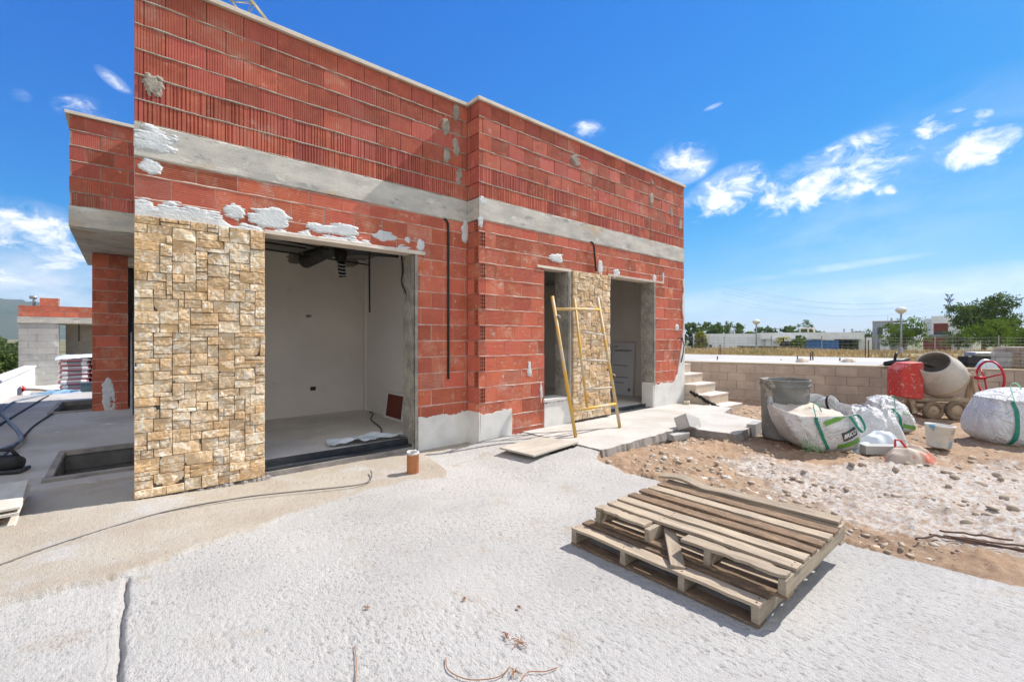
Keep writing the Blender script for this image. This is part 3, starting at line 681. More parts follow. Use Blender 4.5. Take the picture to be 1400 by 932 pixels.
# --- inside
b = MB(); b.box(.12, 8.51, VL+.26, 9.2, .02, .13); b.box(3.6, 8.51, VR+.26, VL+.26, .02, .1295); hpart(b, 'floor', SCREED)
b = MB(); b.box(.2, 3.45, 7.8, 7.95, .1, 2.80); b.box(.17, .40, VL+.25, 8.745, -.1, ZP-.02); b.box(3.9, 8.5, 9.0, 9.2, .1, 2.8); b.box(8.51, UR1-.004, VR+.252, 9.2, -.1, ZP-.01); b.box(.17, 8.7, 9.2, 9.4, -.1, ZP-.01)
hpart(b, 'interior_wall', INWALL)
b = MB(); b.box(3.245, 3.36, VL+.252, 7.80, .1, 2.80); b.box(3.225, 3.262, 7.70, 7.797, .128, 2.62); hpart(b, 'partition', LITWALL)
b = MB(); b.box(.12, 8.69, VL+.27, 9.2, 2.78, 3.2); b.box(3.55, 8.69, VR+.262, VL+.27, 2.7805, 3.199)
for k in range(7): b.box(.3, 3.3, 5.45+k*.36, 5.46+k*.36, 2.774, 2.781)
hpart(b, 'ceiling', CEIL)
for (px, py, rx, rz) in ((422, 432, .045, .018), (405, 352, .10, .09), (478, 358, .13, .09)):
    b = MB(); u, z = fc(px, py, 7.79); blob(b, u, z, rx, rz, 7.796, int(px), th=.004, rag=.6); hpart(b, 'wall_hole', DARKC)
b = MB()
u, z = fc(428, 531, 7.79); b = MB(); b.box(u-.04, u+.04, 7.78, 7.80, z-.03, z+.03); hpart(b, 'socket_box', RAIL)
for (px, py) in ((878, 491), (884, 491)):
    t = (px-CX)/FPX; d = 8.5/(t*CA+CB); b = MB(); b.box(8.495, 8.515, d*(-t*CB+CA)-.035, d*(-t*CB+CA)+.035, 1.4+d*(CY-py)/FPX-.035, 1.4+d*(CY-py)/FPX+.035); hpart(b, 'socket_box', RAIL)

# --- cantilevered back wing on the left
VT, VTW = 8.75, 11.0
b, m_ = brick_face(-.575, .40, VT, zsp, 'v', .30, depth=.004, pitch=.0205, deep=(0,), ribvar=(1, .6, .4), off=.02)
p = hpart(b, 'parapet', BRICK_UP); m_.build('mortar_joint', MORTAR, p)
b = core([(-.57, .40, ZB1, ZP)], VT+.013, VT+.25); b.box(-.57, -.32, VT+.25, 13, ZB1, ZP); hpart(b, 'wall', MORTAR_L)
b = beam(-.58, .41, VT); b.box(-.575, 3.5, VT+.03, 13, 2.93, ZB1-.01); hpart(b, 'concrete_beam', CONC)
b = MB(); b.box(-.62, .2, VT-.04, VT+.3, ZP, ZC); b.box(-.62, -.3, VT+.3, 13, ZP, ZC); hpart(b, 'coping', COPING, bevel=.004)
zt = [.0, .205, .41, .615, .82, 1.025, 1.23, 1.435, 1.64, 1.845, 2.05, 2.255, 2.46, 2.665, 2.92]
b, m_ = brick_face(-.43, .06, VTW, zt, 'h', .33, off=.05, ribvar=(.6, .3, 1))
p = hpart(b, 'brick_wall', BRICK_LO); m_.build('mortar_joint', MORTAR_L, p)
b = core([(-.425, .055, -.1, 2.92)], VTW+.013, VTW+.3); b.box(.2, 3.2, VTW+.02, VTW+.3, -.1, 2.92); hpart(b, 'wall', MORTAR_L)
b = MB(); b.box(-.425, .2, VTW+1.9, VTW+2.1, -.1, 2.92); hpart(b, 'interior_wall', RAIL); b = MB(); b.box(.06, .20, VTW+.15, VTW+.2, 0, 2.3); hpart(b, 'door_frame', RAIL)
b = MB(); blob(b, -.20, .30, .075, .30, VTW-.004, 301, rag=.9)
hpart(b, 'plaster_patch', PASTE)

# --- conduits let into the brickwork
def conduit(pts, r=.012, m=BLACK):
    b = MB(); b.tube(pts, r, 8); return hpart(b, 'conduit', m, smooth=True)
u, z = fc(612, 302, VL-.02); u2, z2 = fc(613, 518, VL-.02)
conduit([(u-.05, VL+.02, z+.02), (u-.02, VL-.018, z+.012), (u+.005, VL-.02, z-.03), (u+.012, VL-.02, z-.15), (u+.012, VL-.02, (z+z2)/2), (u2, VL-.02, z2)], .014)
u, z = fc(812, 334, VR-.02); u2, z2 = fc(815, 371, VR-.02)
conduit([(u-.09, VR+.01, z+.03), (u-.03, VR-.02, z+.03), (u, VR-.02, z-.03), (u2, VR-.02, z2)], .014)
u, z = fc(933, 465, VR-.03)
conduit([(u, VR+.01, z+.03), (u-.02, VR-.05, z), (u+.01, VR-.06, z-.1), (u+.02, VR-.03, z-.3), (u-.03, VR-.02, z-.45)], .010)
conduit([(u-.16, VR+.01, z+.02), (u-.12, VR-.05, z+.05), (u-.03, VR-.06, z+.02), (u+.03, VR-.02, z+.06)], .008)
# ------------------------------------------------------------ retaining wall, stairs
WA, WB = Vector((11.276, 5.59, 0)), Vector((12.948, .408, 0))
wd = (WB-WA).normalized()
WALLROT = math.atan2(wd.y, wd.x)
wall = thing('retaining_wall', 'long low wall of bare grey concrete blocks behind the cement mixer and sacks', 'wall', WA, WALLROT)
b = MB()                                            # local x runs along the wall towards the right, y points away from the house? front face at y = 0 side
L0, L1 = -3.2, 13.5; SGN = -1
for c in range(5):
    z1 = .74-c*.2; x = L0-(.2 if c % 2 else 0)
    while x < L1:
        dv = random.uniform(-.003, .003)
        b.box(x+.004, x+.396, 0+dv, .19, z1-.195, z1, .002); x += .4
b.build('block', BLOCK, wall, bevel=.003)
b = MB(); b.box(L0, L1, .012, .185, -.3, .735)
bead(b, L0, L1, .745, .02, .016, .6, .05, 5); bead(b, L0, L1, .745, .16, .016, .6, .05, 8); b.box(L0, L1, .0, .19, .738, .752)
b.build('mortar_joint', MORTAR, wall)
cap = MB(); cap.box(L0, L1, .02, .3, .753, .79, .0); cap.build('edge_board', mat('formwork_wood', (.42, .33, .22), (.30, .23, .15), 4, .9, .4, 60, stretch=(1, 8, 8)), wall)

STEPM = mat('stair_concrete', (.56, .47, .37), (.46, .38, .29), 4, .95, .5, 50, spots=[((.52, .28, .2), 5, .60, .72), ((.40, .38, .34), 3, .6, .7)])
TREAD = mat('tread_mortar', (.64, .56, .48), (.55, .46, .39), 5, .95, .4, 60)
st = thing('stairs', 'five rough unfinished concrete steps going up beside the end of the brick house', 'stairs', (9.2, 4.5, 0))
for i in range(5):
    z = .07+.19*i; v0 = 3.94+.275*i
    b = MB(); b.box(8.785, 9.66-.01*i, v0, 5.6, z-.22, z-.03, .006); s_ = b.build('step', STEPM, st, bevel=.006)
    t_ = MB(); t_.box(8.78, 9.665-.01*i, v0-.006, v0+.31, z-.032, z, .004); t_.build('tread', TREAD, s_, bevel=.005)
b = MB()
for k in range(40):
    f_ = k/39; y = 4.02+.6*(f_*2 % 1); z = (.02 if f_ < .5 else .05+.45*(y-4.05))+random.uniform(-.01, .02); r = random.uniform(.028, .042)
    b.lathe([(0, -r), (r*.9, -r*.4), (r, r*.3), (r*.4, r*.9), (0, r)], 7, Matrix.Translation((8.782, y, z)))
b.box(8.775, 8.783, 4.0, 4.65, -.1, .03)
b.build('waterproofing', BLACK, st)
for o in list(st.children): o.location = Vector((-9.2, -4.5, 0))

# ------------------------------------------------------------ upper slab, field and things far behind the wall
def polar_patch(name, r0, r1, dr, a0, a1, da, hf, m, smooth=True, hole=None):
    th = np.arange(a0, a1, da); r = [r0]
    while r[-1] < r1: r.append(r[-1]+dr*r[-1]/r0)
    T, Rr = np.meshgrid(th, np.array(r)); u, v = Rr*np.cos(T), Rr*np.sin(T); n, k = u.shape
    ix = np.arange(n*k).reshape(n, k); f = np.stack([ix[:-1, 1:], ix[:-1, :-1], ix[1:, :-1], ix[1:, 1:]], -1).reshape(-1, 4)
    if hole is not None:
        cu_, cv_ = (u[:-1, :-1]+u[1:, 1:]).ravel()/2, (v[:-1, :-1]+v[1:, 1:]).ravel()/2; f = f[~hole(cu_, cv_)]
    return np_mesh(name, np.stack([u, v, hf(u, v)], -1).reshape(-1, 3), f, m, smooth=smooth)
def wall_side(u, v): return u-(11.276+(5.59-v)*.3228)          # metres behind the retaining wall
SLABM = mat('pale_screed', (.46, .44, .41), (.37, .355, .33), .8, .9, .3, 30, spots=[((.40, .36, .31), 1.1, .6, .75)])
SU = MB(); pts = []
P0 = WA+wd*-2.5; back = Vector((-wd.y, wd.x, 0))
if back.x < 0: back = -back
c_ = [P0+back*.28, WA+wd*3.55+back*.28, WA+wd*4.8+back*5.2, P0+back*5.8]
SU.prism([(p.x, p.y) for p in c_], .45, .79); tag(SU.build('upper_slab', SLABM, bevel=.01), kind='structure')
FIELD = mat('dry_field', (.36, .27, .13), (.25, .19, .09), .5, 1, .8, 12, spots=[((.17, .17, .06), .33, .56, .7), ((.44, .34, .22), .8, .6, .75)], fine=(9, .3))
def field_h(u, v):
    r = np.hypot(u, v)
    return .42+(fbm(u*.25, v*.25, 51, 4)-.5)*.22-2.0*sstep(r, 40, 56)
AF = math.atan2(CA, CB)
o = polar_patch('dry_field', 11.0, 78, .16, AF-1.25, AF+.1, .006, field_h, FIELD, hole=lambda u, v: wall_side(u, v) < .25)
tag(o, kind='structure')
# dry grass
GM = mat('dry_grass', (.52, .39, .20), (.42, .31, .15), .35, 1, 0, island=.3, spots=[((.20, .22, .06), .22, .54, .66)])
rng = np.random.default_rng(5)
N = 42000
rr_ = 17+(43-17)*rng.random(N)**.8; aa = AF-.15-.85*rng.random(N)*1.05
gu, gv = rr_*np.cos(aa), rr_*np.sin(aa); dens = fbm(gu*.22, gv*.22, 61, 3)
ok = (dens+.25*rng.random(N) > .52) & (wall_side(gu, gv) > 6.8); gu, gv, rr_ = gu[ok], gv[ok], rr_[ok]; N = len(gu)
gh = (.12+.26*rng.random(N)*fbm(gu*.4, gv*.4, 63, 3)*1.6)*np.where(rr_ < 30, .8, 1); gz = field_h(gu, gv); az = rng.random(N)*6.283; wid = .02+.03*rng.random(N)*rr_/40
lx, ly = rng.normal(0, .14, N), rng.normal(0, .14, N)
A = np.stack([gu-np.cos(az)*wid, gv-np.sin(az)*wid, gz-.03], -1); B = np.stack([gu+np.cos(az)*wid, gv+np.sin(az)*wid, gz-.03], -1); C_ = np.stack([gu+lx, gv+ly, gz+gh], -1)
o = np_mesh('dry_grass', np.stack([A, B, C_], 1).reshape(-1, 3), np.arange(N*3).reshape(N, 3), GM, uni=3); tag(o, 'tall dry straw coloured grass covering the vacant plot', 'grass', kind='stuff')

# hills
def hill_h(a, s): return s
b = MB()
for (rad, hm, hb, a0, a1, sd_) in ((2200, 200, 40, AF-.05, AF+1.25, 1), (2650, 170, 20, AF+.35, AF+1.5, 4)):
    na, nr_ = 130, 12
    def fn(s, t):
        a = a0+(a1-a0)*s; r = rad*(.72+.5*t)
        prof = math.sin(min(1, t*1.35)*math.pi*.5)
        edge = min(1, (s-.0)*3.0)*1.0
        hgt = (hb+(hm-hb)*n1d(a*7, sd_))*prof*edge+60*(n1d(a*30+t*6, sd_+2)-.5)*prof
        if sd_ == 1: hgt *= .55+.6*float(sstep(np.array(s), .42, .75))
        return (r*math.cos(a), r*math.sin(a), hgt-4)
    b.grid(fn, na, nr_)
HILL = mat('wooded_hill', (.035, .06, .04), (.06, .075, .05), .006, 1, 0, spots=[((.20, .17, .12), .004, .62, .75)])
tag(b.build('hills', HILL, smooth=True), kind='structure')

# ------------------------------------------------------------ trees
def leaf_mat(name, c1, c2):
    m = bpy.data.materials.new(name); m.use_nodes = True; t = NT(m.node_tree)
    g = t.n('ShaderNodeNewGeometry').outputs['Random Per Island']
    co = t.n('ShaderNodeTexCoord').outputs['Object']
    col = t.mix(t.m('ADD', t.m('MULTIPLY', g, .6), t.m('MULTIPLY', t.ramp(t.noise(co, .9, 3), .35, .65), .5)), c4(c1), c4(c2))
    d = t.n('ShaderNodeBsdfDiffuse', {'Color': col}); tr = t.n('ShaderNodeBsdfTranslucent', {'Color': col})
    mx = t.n('ShaderNodeMixShader', {0: .25, 1: d.outputs[0], 2: tr.outputs[0]})
    t.L.new(mx.outputs[0], t.n('ShaderNodeOutputMaterial').inputs[0]); return m
PINE = leaf_mat('pine_foliage', (.05, .085, .022), (.15, .21, .055))
LIME = leaf_mat('fresh_foliage', (.07, .12, .016), (.17, .25, .035))
OLIVE = leaf_mat('olive_foliage', (.06, .10, .03), (.15, .21, .06))
YELL = leaf_mat('yellow_foliage', (.22, .22, .03), (.36, .33, .06))
BARK = mat('bark', (.12, .08, .05), (.07, .05, .035), 9, .95, .6, 30)
def tree(name, label, cat, base, H, W, lm, seed, blobs=None, nclump=150, nleaf=26, leaf=None, trunk_h=.3, group=None):
    rg = np.random.default_rng(seed)
    t = thing(name, label, cat, base, rg.random()*6, group)
    leaf = leaf or W*.022
    tb = MB(); r0 = max(.05, W*.028)
    tb.tube([(0, 0, -.3), (r0*.4, 0, H*trunk_h*.5), (r0*.2, r0*.5, H*trunk_h), (0, 0, H*.7)], [r0*1.25, r0, r0*.8, r0*.25], 8)
    if blobs is None:
        blobs = []
        for k in range(9):
            a = rg.random()*6.28; rad = W*.30*math.sqrt(rg.random()); zz_ = H*(trunk_h+.10+(.84-trunk_h)*rg.random()*.95)
            s_ = W*(.20+.12*rg.random())*(1.15-.5*abs(zz_/H-.55)); blobs.append((rad*math.cos(a), rad*math.sin(a), min(zz_, H-s_*.7), s_))
    C1 = []
    for (x, y, z, s_) in blobs:
        tb.tube([(0, 0, H*trunk_h*.9), (x*.5, y*.5, (H*trunk_h+z)/2), (x, y, z)], [r0*.5, r0*.3, r0*.1], 5)
    tot = sum(s_**2 for *_, s_ in blobs)
    for (x, y, z, s_) in blobs:
        k = max(4, int(nclump*s_**2/tot)); d = rg.normal(size=(k, 3)); d /= np.linalg.norm(d, axis=1)[:, None]
        C1.append(np.array([x, y, z])+d*(s_*(.45+.6*rg.random((k, 1))**.6))*np.array([1, 1, .8]))
    C1 = np.concatenate(C1); nc = len(C1)
    ctr = np.repeat(C1, nleaf, 0)+rg.normal(size=(nc*nleaf, 3))*W*.038*np.array([1, 1, .75])
    n = len(ctr); a1 = rg.normal(size=(n, 3)); a1 /= np.linalg.norm(a1, axis=1)[:, None]; a2 = np.cross(a1, rg.normal(size=(n, 3))); a2 /= np.linalg.norm(a2, axis=1)[:, None]
    ls = leaf*(.6+.8*rg.random((n, 1)))
    V = np.stack([ctr-a1*ls, ctr-a2*ls*.5, ctr+a1*ls, ctr+a2*ls*.5], 1).reshape(-1, 3)
    tb.build('trunk', BARK, t, smooth=True)
    np_mesh('crown', V, np.arange(n*4).reshape(n, 4), lm, t)
    return t
def tree_at(px, pyt, d, wpx, zb, *a, **k):
    p = at(px, CY, d); H = EYE+(CY-pyt)*d/FPX-zb; p.z = zb
    return dict(base=p, H=H, W=wpx*d/FPX*(1.35 if d > 62 else 1.05))
def put(name, label, cat, px, pyt, d, wpx, zb, lm, seed, **k):
    a = tree_at(px, pyt, d, wpx, zb); return tree(name, label, cat, a['base'], a['H'], a['W'], lm, seed, **k)
put('pine_tree', 'tallest dark green pine with a broad crown in front of the white and rust house', 'tree', 1345, 404, 52, 72, .3, PINE, 3, nclump=330, nleaf=30, trunk_h=.22)
put('round_tree', 'bright green round tree right behind the nearer street lamp', 'tree', 1234, 436, 48, 52, .4, LIME, 5, nclump=190, nleaf=28, trunk_h=.2)
put('leafy_bush', 'lime green bushy shrub to the right below the tall pine', 'bush', 1362, 438, 40, 64, .5, LIME, 8, nclump=230, nleaf=26, trunk_h=.12, blobs=None)
put('leafy_bush', 'low yellow green shrub at the right edge behind the stacked blocks', 'bush', 1398, 452, 34, 44, .5, LIME, 9, nclump=170, nleaf=26, trunk_h=.1)
put('leafy_bush', 'dark green bush filling the gap under the tall pine beside the fence', 'bush', 1310, 452, 44, 40, .4, OLIVE, 10, nclump=150, nleaf=22, trunk_h=.1)
for i, (px, pt, d, wp, lm, lab) in enumerate([
    (946, 439, 88, 24, OLIVE, 'left tree of the far row close to the brick corner of the house'), (958, 447, 80, 12, YELL, 'small yellowish shrub between the two leftmost far trees'),
    (975, 439, 95, 26, PINE, 'dark pine of the far row second from the house corner'), (1012, 441, 95, 32, PINE, 'wide dark tree behind the white wall left of the far street lamp'),
    (1028, 448, 85, 16, LIME, 'pale green shrub just left of the far lamp pole'), (1051, 446, 105, 26, PINE, 'low dark tree right of the far street lamp'),
    (1083, 447, 110, 22, PINE, 'small dark tree left of the roof pergola'), (1103, 440, 100, 34, PINE, 'large dark tree behind the roof pergola'),
    (1180, 452, 110, 30, PINE, 'low dark trees clump left of the grey block house'), (1163, 455, 75, 20, OLIVE, 'olive green bush right of the blue garage wall'), (1152, 458, 72, 14, OLIVE, 'small palm like bush touching the blue garage wall')]):
    put('far_tree', lab, 'tree', px, pt, d, wp, -1.2, lm, 20+i, nclump=130, nleaf=26, trunk_h=.08, group='trees behind the far houses', leaf=.22)
put('garden_tree', 'green garden tree in front of the white house between the palm and blue wall', 'tree', 1092, 455, 66, 17, -.6, LIME, 40, nclump=90, nleaf=22, trunk_h=.25, leaf=.13)
# a small palm
p = at(1071, CY, 66); p.z = -.8
t = thing('palm_tree', 'small yellow palm in front of the white house', 'tree', p)
b = MB(); b.tube([(0, 0, -.2), (.05, 0, 1.2), (0, 0, 2.2)], [.16, .13, .12], 8); b.build('trunk', BARK, t)
b = MB()
for k in range(17):
    a = k*2.4; up = .2+.6*random.random(); L = 1.2
    pts = [Vector((math.cos(a)*L*s, math.sin(a)*L*s, 2.2+up*s*1.2-1.1*s*s)) for s in (0, .25, .5, .75, 1)]
    side = Vector((-math.sin(a), math.cos(a), 0))
    vs = [p_+side*w_*sg for p_, w_ in zip(pts, (.04, .16, .18, .12, .02)) for sg in (-1, 1)]
    b.add(vs, [(2*i, 2*i+1, 2*i+3, 2*i+2) for i in range(4)])
b.build('crown', YELL, t)
# trees on the left, beyond the white wall
put('far_tree', 'green tree at the left edge just above the white garden wall', 'tree', 8, 482, 30, 34, -1.0, OLIVE, 51, nclump=150, nleaf=26, trunk_h=.2, group='trees at the foot of the hill', leaf=.12)
put('far_tree', 'hazy green tree at the left edge below the hill', 'tree', 14, 463, 90, 26, -4, OLIVE, 52, nclump=130, nleaf=22, trunk_h=.2, group='trees at the foot of the hill', leaf=.25)
put('far_tree', 'second hazy tree below the hill close to the unfinished block house', 'tree', -8, 460, 110, 26, -4, PINE, 53, nclump=120, nleaf=22, trunk_h=.2, group='trees at the foot of the hill', leaf=.3)

# ------------------------------------------------------------ houses far behind (boxes placed in camera-facing frames)
def house_frame(name, label, px, d, cat='house'):
    p = at(px, CY, d); p.z = 0
    tx = (px-CX)/FPX; t = thing(name, label, cat, p, YAW-math.atan(tx))
    k = d/FPX; kx = k/math.sqrt(1+tx*tx)
    def bx(mb, x0, x1, ytop, ybot, y0, y1):                       # photo columns and rows, depth in metres behind the front
        mb.box((x0-px)*kx, (x1-px)*kx, y0, y1, EYE+(CY-ybot)*k, EYE+(CY-ytop)*k)
    return t, bx
GREYW = mat('grey_render', (.33, .34, .35), (.28, .29, .30), .5, .9)
GLASS = mat('dark_window', (.02, .03, .04), (.03, .04, .05), 1, .1, spec=.6)
BLUE = mat('blue_cladding', (.035, .13, .30), (.03, .11, .26), .6, .7)
RUST = mat('rust_cladding', (.20, .05, .03), (.16, .045, .03), 1, .8)
GREENM = mat('green_mesh', (.012, .045, .035), (.02, .06, .045), 2, .9)
t, bx = house_frame('white_house', 'long low white house with a roof pergola and a blue garage wall', 1080, 72)
b = MB(); bx(b, 930, 1046, 455.5, 486, 2, 16); bx(b, 1046, 1110, 457, 486, .6, 16); bx(b, 1030, 1150, 455, 460, 3, 16); b.build('wall', WHITE, t)
b = MB(); bx(b, 1038, 1175, 454.5, 463.5, .2, 17); bx(b, 1056, 1100, 464, 466, -1, .5); b.build('roof', WHITE, t)
b = MB(); bx(b, 1101, 1144, 465, 486, .25, 15); b.build('garage_wall', BLUE, t)
b = MB(); bx(b, 1066, 1084, 466.5, 478, .5, .59); b.build('window', GLASS, t)
b = MB(); bx(b, 1086, 1101, 466.5, 480, .4, .59); b.build('door', GLASS, t)
b = MB()
for x in (1094.5, 1106, 1114.5): bx(b, x-.8, x+.8, 448, 455, 4, 4.2); bx(b, x-.8, x+.8, 448, 455, 6.5, 6.7)
bx(b, 1093.5, 1115.5, 447.4, 448.6, 3.9, 6.8); b.build('pergola', COPING, t)
b = MB(); bx(b, 957.5, 961.5, 472, 476.5, 1.95, 2.05); b.build('vent', GLASS, t)
b = MB(); bx(b, 988, 993, 450, 456, 4, 5); bx(b, 994.5, 996, 451, 456, 4, 5); b.build('chimney', GREYW, t)
t, bx = house_frame('screen_fence', 'low dark green screened fence in front of the white house', 1045, 62, 'fence')
b = MB(); bx(b, 1007, 1083, 473, 477.5, 0, .06); b.build('screen', GREENM, t)
b = MB(); [bx(b, x-.4, x+.4, 472.6, 486, .07, .14) for x in range(1008, 1084, 15)]; b.build('post', STEEL, t)
t, bx = house_frame('garden_wall', 'plain grey rendered wall along the street below the white house', 975, 58, 'wall')
b = MB(); bx(b, 925, 1008, 477.5, 492, 0, .25); b.build('wall', GREYW, t); b = MB(); bx(b, 924, 1008.5, 476.8, 477.5, -.04, .29); b.build('coping', WHITE, t)
t, bx = house_frame('grey_house', 'grey two storey block house behind the bright round tree', 1213, 74)
b = MB(); bx(b, 1192.5, 1222, 439, 486, 0, 9); bx(b, 1221, 1240, 442, 486, 1, 9); b.build('wall', GREYW, t)
b = MB(); bx(b, 1199.5, 1211, 447.5, 457, -.05, .1); b.build('window', GLASS, t)
b = MB(); bx(b, 1207, 1217, 449.5, 486, -1.2, -.1); bx(b, 1203, 1207.5, 457.5, 486, -1.5, -.1); b.build('porch', WHITE, t)
b = MB(); bx(b, 1217.5, 1220.5, 434, 439, 2, 2.5); bx(b, 1213.4, 1214, 431, 439, 2, 2.1); b.build('chimney', GREYW, t)
b = MB(); bx(b, 1192, 1240.4, 438.4, 439.2, -.08, 9.1); b.build('roof', COPING, t)
t, bx = house_frame('low_wall', 'short white boundary wall left of the grey block house', 1183, 70, 'wall')
b = MB(); bx(b, 1174, 1192, 461, 486, 0, .3); b.build('wall', WHITE, t); b = MB(); bx(b, 1173.6, 1192.3, 460.5, 461.1, -.05, .35); b.build('coping', GREYW, t)
t, bx = house_frame('modern_house', 'white cubic house with a rust coloured panel left of the tall pine', 1285, 66)
b = MB(); bx(b, 1262, 1276, 435, 486, 1, 9); bx(b, 1273, 1330, 432, 457, 0, 9); bx(b, 1262, 1330, 457, 486, 1.5, 9); b.build('wall', WHITE, t)
b = MB(); bx(b, 1276.5, 1296, 442, 457, -.08, .1); b.build('panel', RUST, t)
b = MB(); bx(b, 1279, 1300, 453, 457, -.12, .05); b.build('window', GLASS, t)
b = MB(); bx(b, 1262, 1300, 461, 486, -2.0, -1.7); b.build('garden_wall', RUST, t)
b = MB(); bx(b, 1270, 1300, 457.4, 460, -1.2, 1.4); b.build('balcony', GREYW, t)

# ------------------------------------------------------------ pylon with its lines
p = at(1298, CY, 300); p.z = -1.6; k = 300/FPX
t = thing('power_pylon', 'tall steel lattice pylon rising behind the white and rust house', 'pylon', p, YAW+R(12))
PYL = mat('pylon_steel', (.10, .14, .19), (.08, .11, .15), 1, .6)
H = (CY-404)*k+EYE+1.6; b = MB()
def pw(z): return 2.3-1.7*min(1, z/(H*.72))
nz = 8
for i in range(nz):
    za, zb = H*.96*i/nz, H*.96*(i+1)/nz
    for sx, sy in ((-1, -1), (1, -1), (1, 1), (-1, 1)):
        b.bar((sx*pw(za), sy*pw(za), za), (sx*pw(zb), sy*pw(zb), zb), .30, .30)
    for (ax, ay), (cx_, cy_) in (((-1, -1), (1, -1)), ((1, -1), (1, 1)), ((1, 1), (-1, 1)), ((-1, 1), (-1, -1))):
        b.bar((ax*pw(za), ay*pw(za), za), (cx_*pw(zb), cy_*pw(zb), zb), .15, .15); b.bar((cx_*pw(za), cy_*pw(za), za), (ax*pw(zb), ay*pw(zb), zb), .15, .15)
b.build('mast', PYL, t)
ends = []
for zf, wl in ((.73, 4.6), (.86, 4.3), (.96, 3.4)):
    b = MB()
    for s in (-1, 1):
        tip = (s*wl, 0, H*zf+2.4); ends.append(tip)
        for y in (-.5, .5): b.bar((s*.5, y, H*zf), tip, .26, .26); b.bar((s*.5, y, H*zf+1.4), tip, .2, .2)
    b.build('arm', PYL, t)
for (x, y, z) in ends:
    b = MB(); pts = []
    for k_ in range(15):
        s = k_/14; pts.append((x-190*s, y-30*s, z-8*4*s*(1-s)-3*s))
    b.tube(pts, .035, 4); b.build('power_line', PYL, t)
# small far pylons
for px, d, lab in ((1165, 420, 'tiny far lattice mast above the bushes left of the grey house'), (1154, 500, 'thin far mast just left of the other tiny mast')):
    p = at(px, CY, d); p.z = -2; hgt = (CY-449)*d/FPX+EYE+2; t = thing('far_mast', lab, 'mast', p, YAW)
    b = MB()
    for sx, sy in ((-1, -1), (1, -1), (1, 1), (-1, 1)): b.bar((sx*1.2, sy*1.2, 0), (sx*.15, sy*.15, hgt), .22, .22)
    for i in range(6): z = hgt*i/6; w_ = 1.2-1.05*i/6; b.bar((-w_, -w_, z), (w_*.8, w_*.8, z+hgt/6), .15, .15)
    b.build('mast', PYL, t); b = MB(); b.bar((-2.2, 0, hgt*.9), (2.2, 0, hgt*.9), .2, .2); b.build('arm', PYL, t)

# ------------------------------------------------------------ street lamps
LAMPG = mat('lamp_globe', (.62, .60, .54), (.55, .52, .46), 3, .35)
def lamp(px, pyt, d, label):
    p = at(px, CY, d); p.z = .35; H = EYE+(CY-pyt)*d/FPX-.35
    t = thing('street_lamp', label, 'street lamp', p, 0, 'mushroom head street lamps')
    b = MB(); b.tube([(0, 0, -.2), (0, 0, H*.5), (0, 0, H-.36)], [.06, .05, .042], 10); b.lathe([(.09, -.1), (.09, .5), (.06, .55)], 12); b.build('pole', STEEL, t, smooth=True)
    b = MB(); b.lathe([(.04, H-.40), (.10, H-.37), (.235, H-.24), (.25, H-.17)], 20); b.build('lamp_globe', LAMPG, t, smooth=True)
    b = MB(); b.lathe([(.262, H-.185), (.265, H-.15), (.21, H-.06), (.08, H-.005), (0, H)], 20); b.build('lamp_cap', WHITE, t, smooth=True)
lamp(1034, 436.5, 33, 'farther slim street lamp standing in front of the long white house')
lamp(1232, 419.5, 25, 'nearer street lamp standing in front of the bright round tree')

# ------------------------------------------------------------ wire fence
fa, fb = at(930, CY, 30), at(1460, CY, 23); L = (fb-fa).length; ang = math.atan2((fb-fa).y, (fb-fa).x)
t = thing('wire_fence', 'thin wire mesh fence on steel posts running in front of the dry grass plot', 'fence', (fa.x, fa.y, 0), ang)
N_ = int(L/2.6)
for i in range(N_+1):
    x = L*i/N_; b = MB(); b.tube([(x, 0, .3), (x, 0, 1.48+.1*random.random())], .026, 6); b.build('post', STEEL, t)
b = MB()
for z in (.55, .72, .9, 1.08, 1.26, 1.42): b.tube([(L*i/40, .01*math.sin(i*2), z+.015*math.sin(i*1.7+z*9)) for i in range(41)], .0045, 4)
x = 0
while x < L: b.tube([(x, 0, .5), (x, 0, 1.42)], .003, 3); x += .25
b.build('wire_mesh', STEEL, t)
for (px, py0, py1, d, lab) in ((1183, 460, 492, 14.6, 'left rusty bar of the cluster left of the mixer'), (1187.5, 465, 491, 14.8, 'right rusty bar of the cluster left of the mixer'), (1108, 482, 497, 12.4, 'pair bar standing in the pale slab, left one'), (1111.5, 480, 497, 12.4, 'pair bar standing in the pale slab, right one'),
                          (1148, 489, 498, 12.0, 'short dark stub standing on the wall edge'), (980.5, 487, 494, 12.6, 'short dark stub at the slab edge near the stairs'), (985, 470, 488, 21, 'thin starter bar far left on the pale slab'), (983, 471, 488, 21.3, 'thinner starter bar beside the far left one'), (1090, 486, 497, 12.6, 'leaning dark stub in the middle of the slab'), (1068, 491, 496.5, 12.5, 'lowest dark stub at the slab edge')):
    p = at(px, py1, d); b = MB(); h = (py1-py0)*d/FPX; lean = random.uniform(-.03, .03)
    for k in range(8): b.tube([(lean*k/8, 0, h*k/8), (lean*(k+.6)/8, 0, h*(k+.6)/8)], .016, 6); b.tube([(lean*(k+.6)/8, 0, h*(k+.6)/8), (lean*(k+1)/8, 0, h*(k+1)/8)], .019, 6)
    o = b.build('starter_bar', REBAR); o.location = (p.x, p.y, min(p.z, .79) if d < 18 else .5); tag(o, lab, 'steel bar', 'starter bars in the slab')
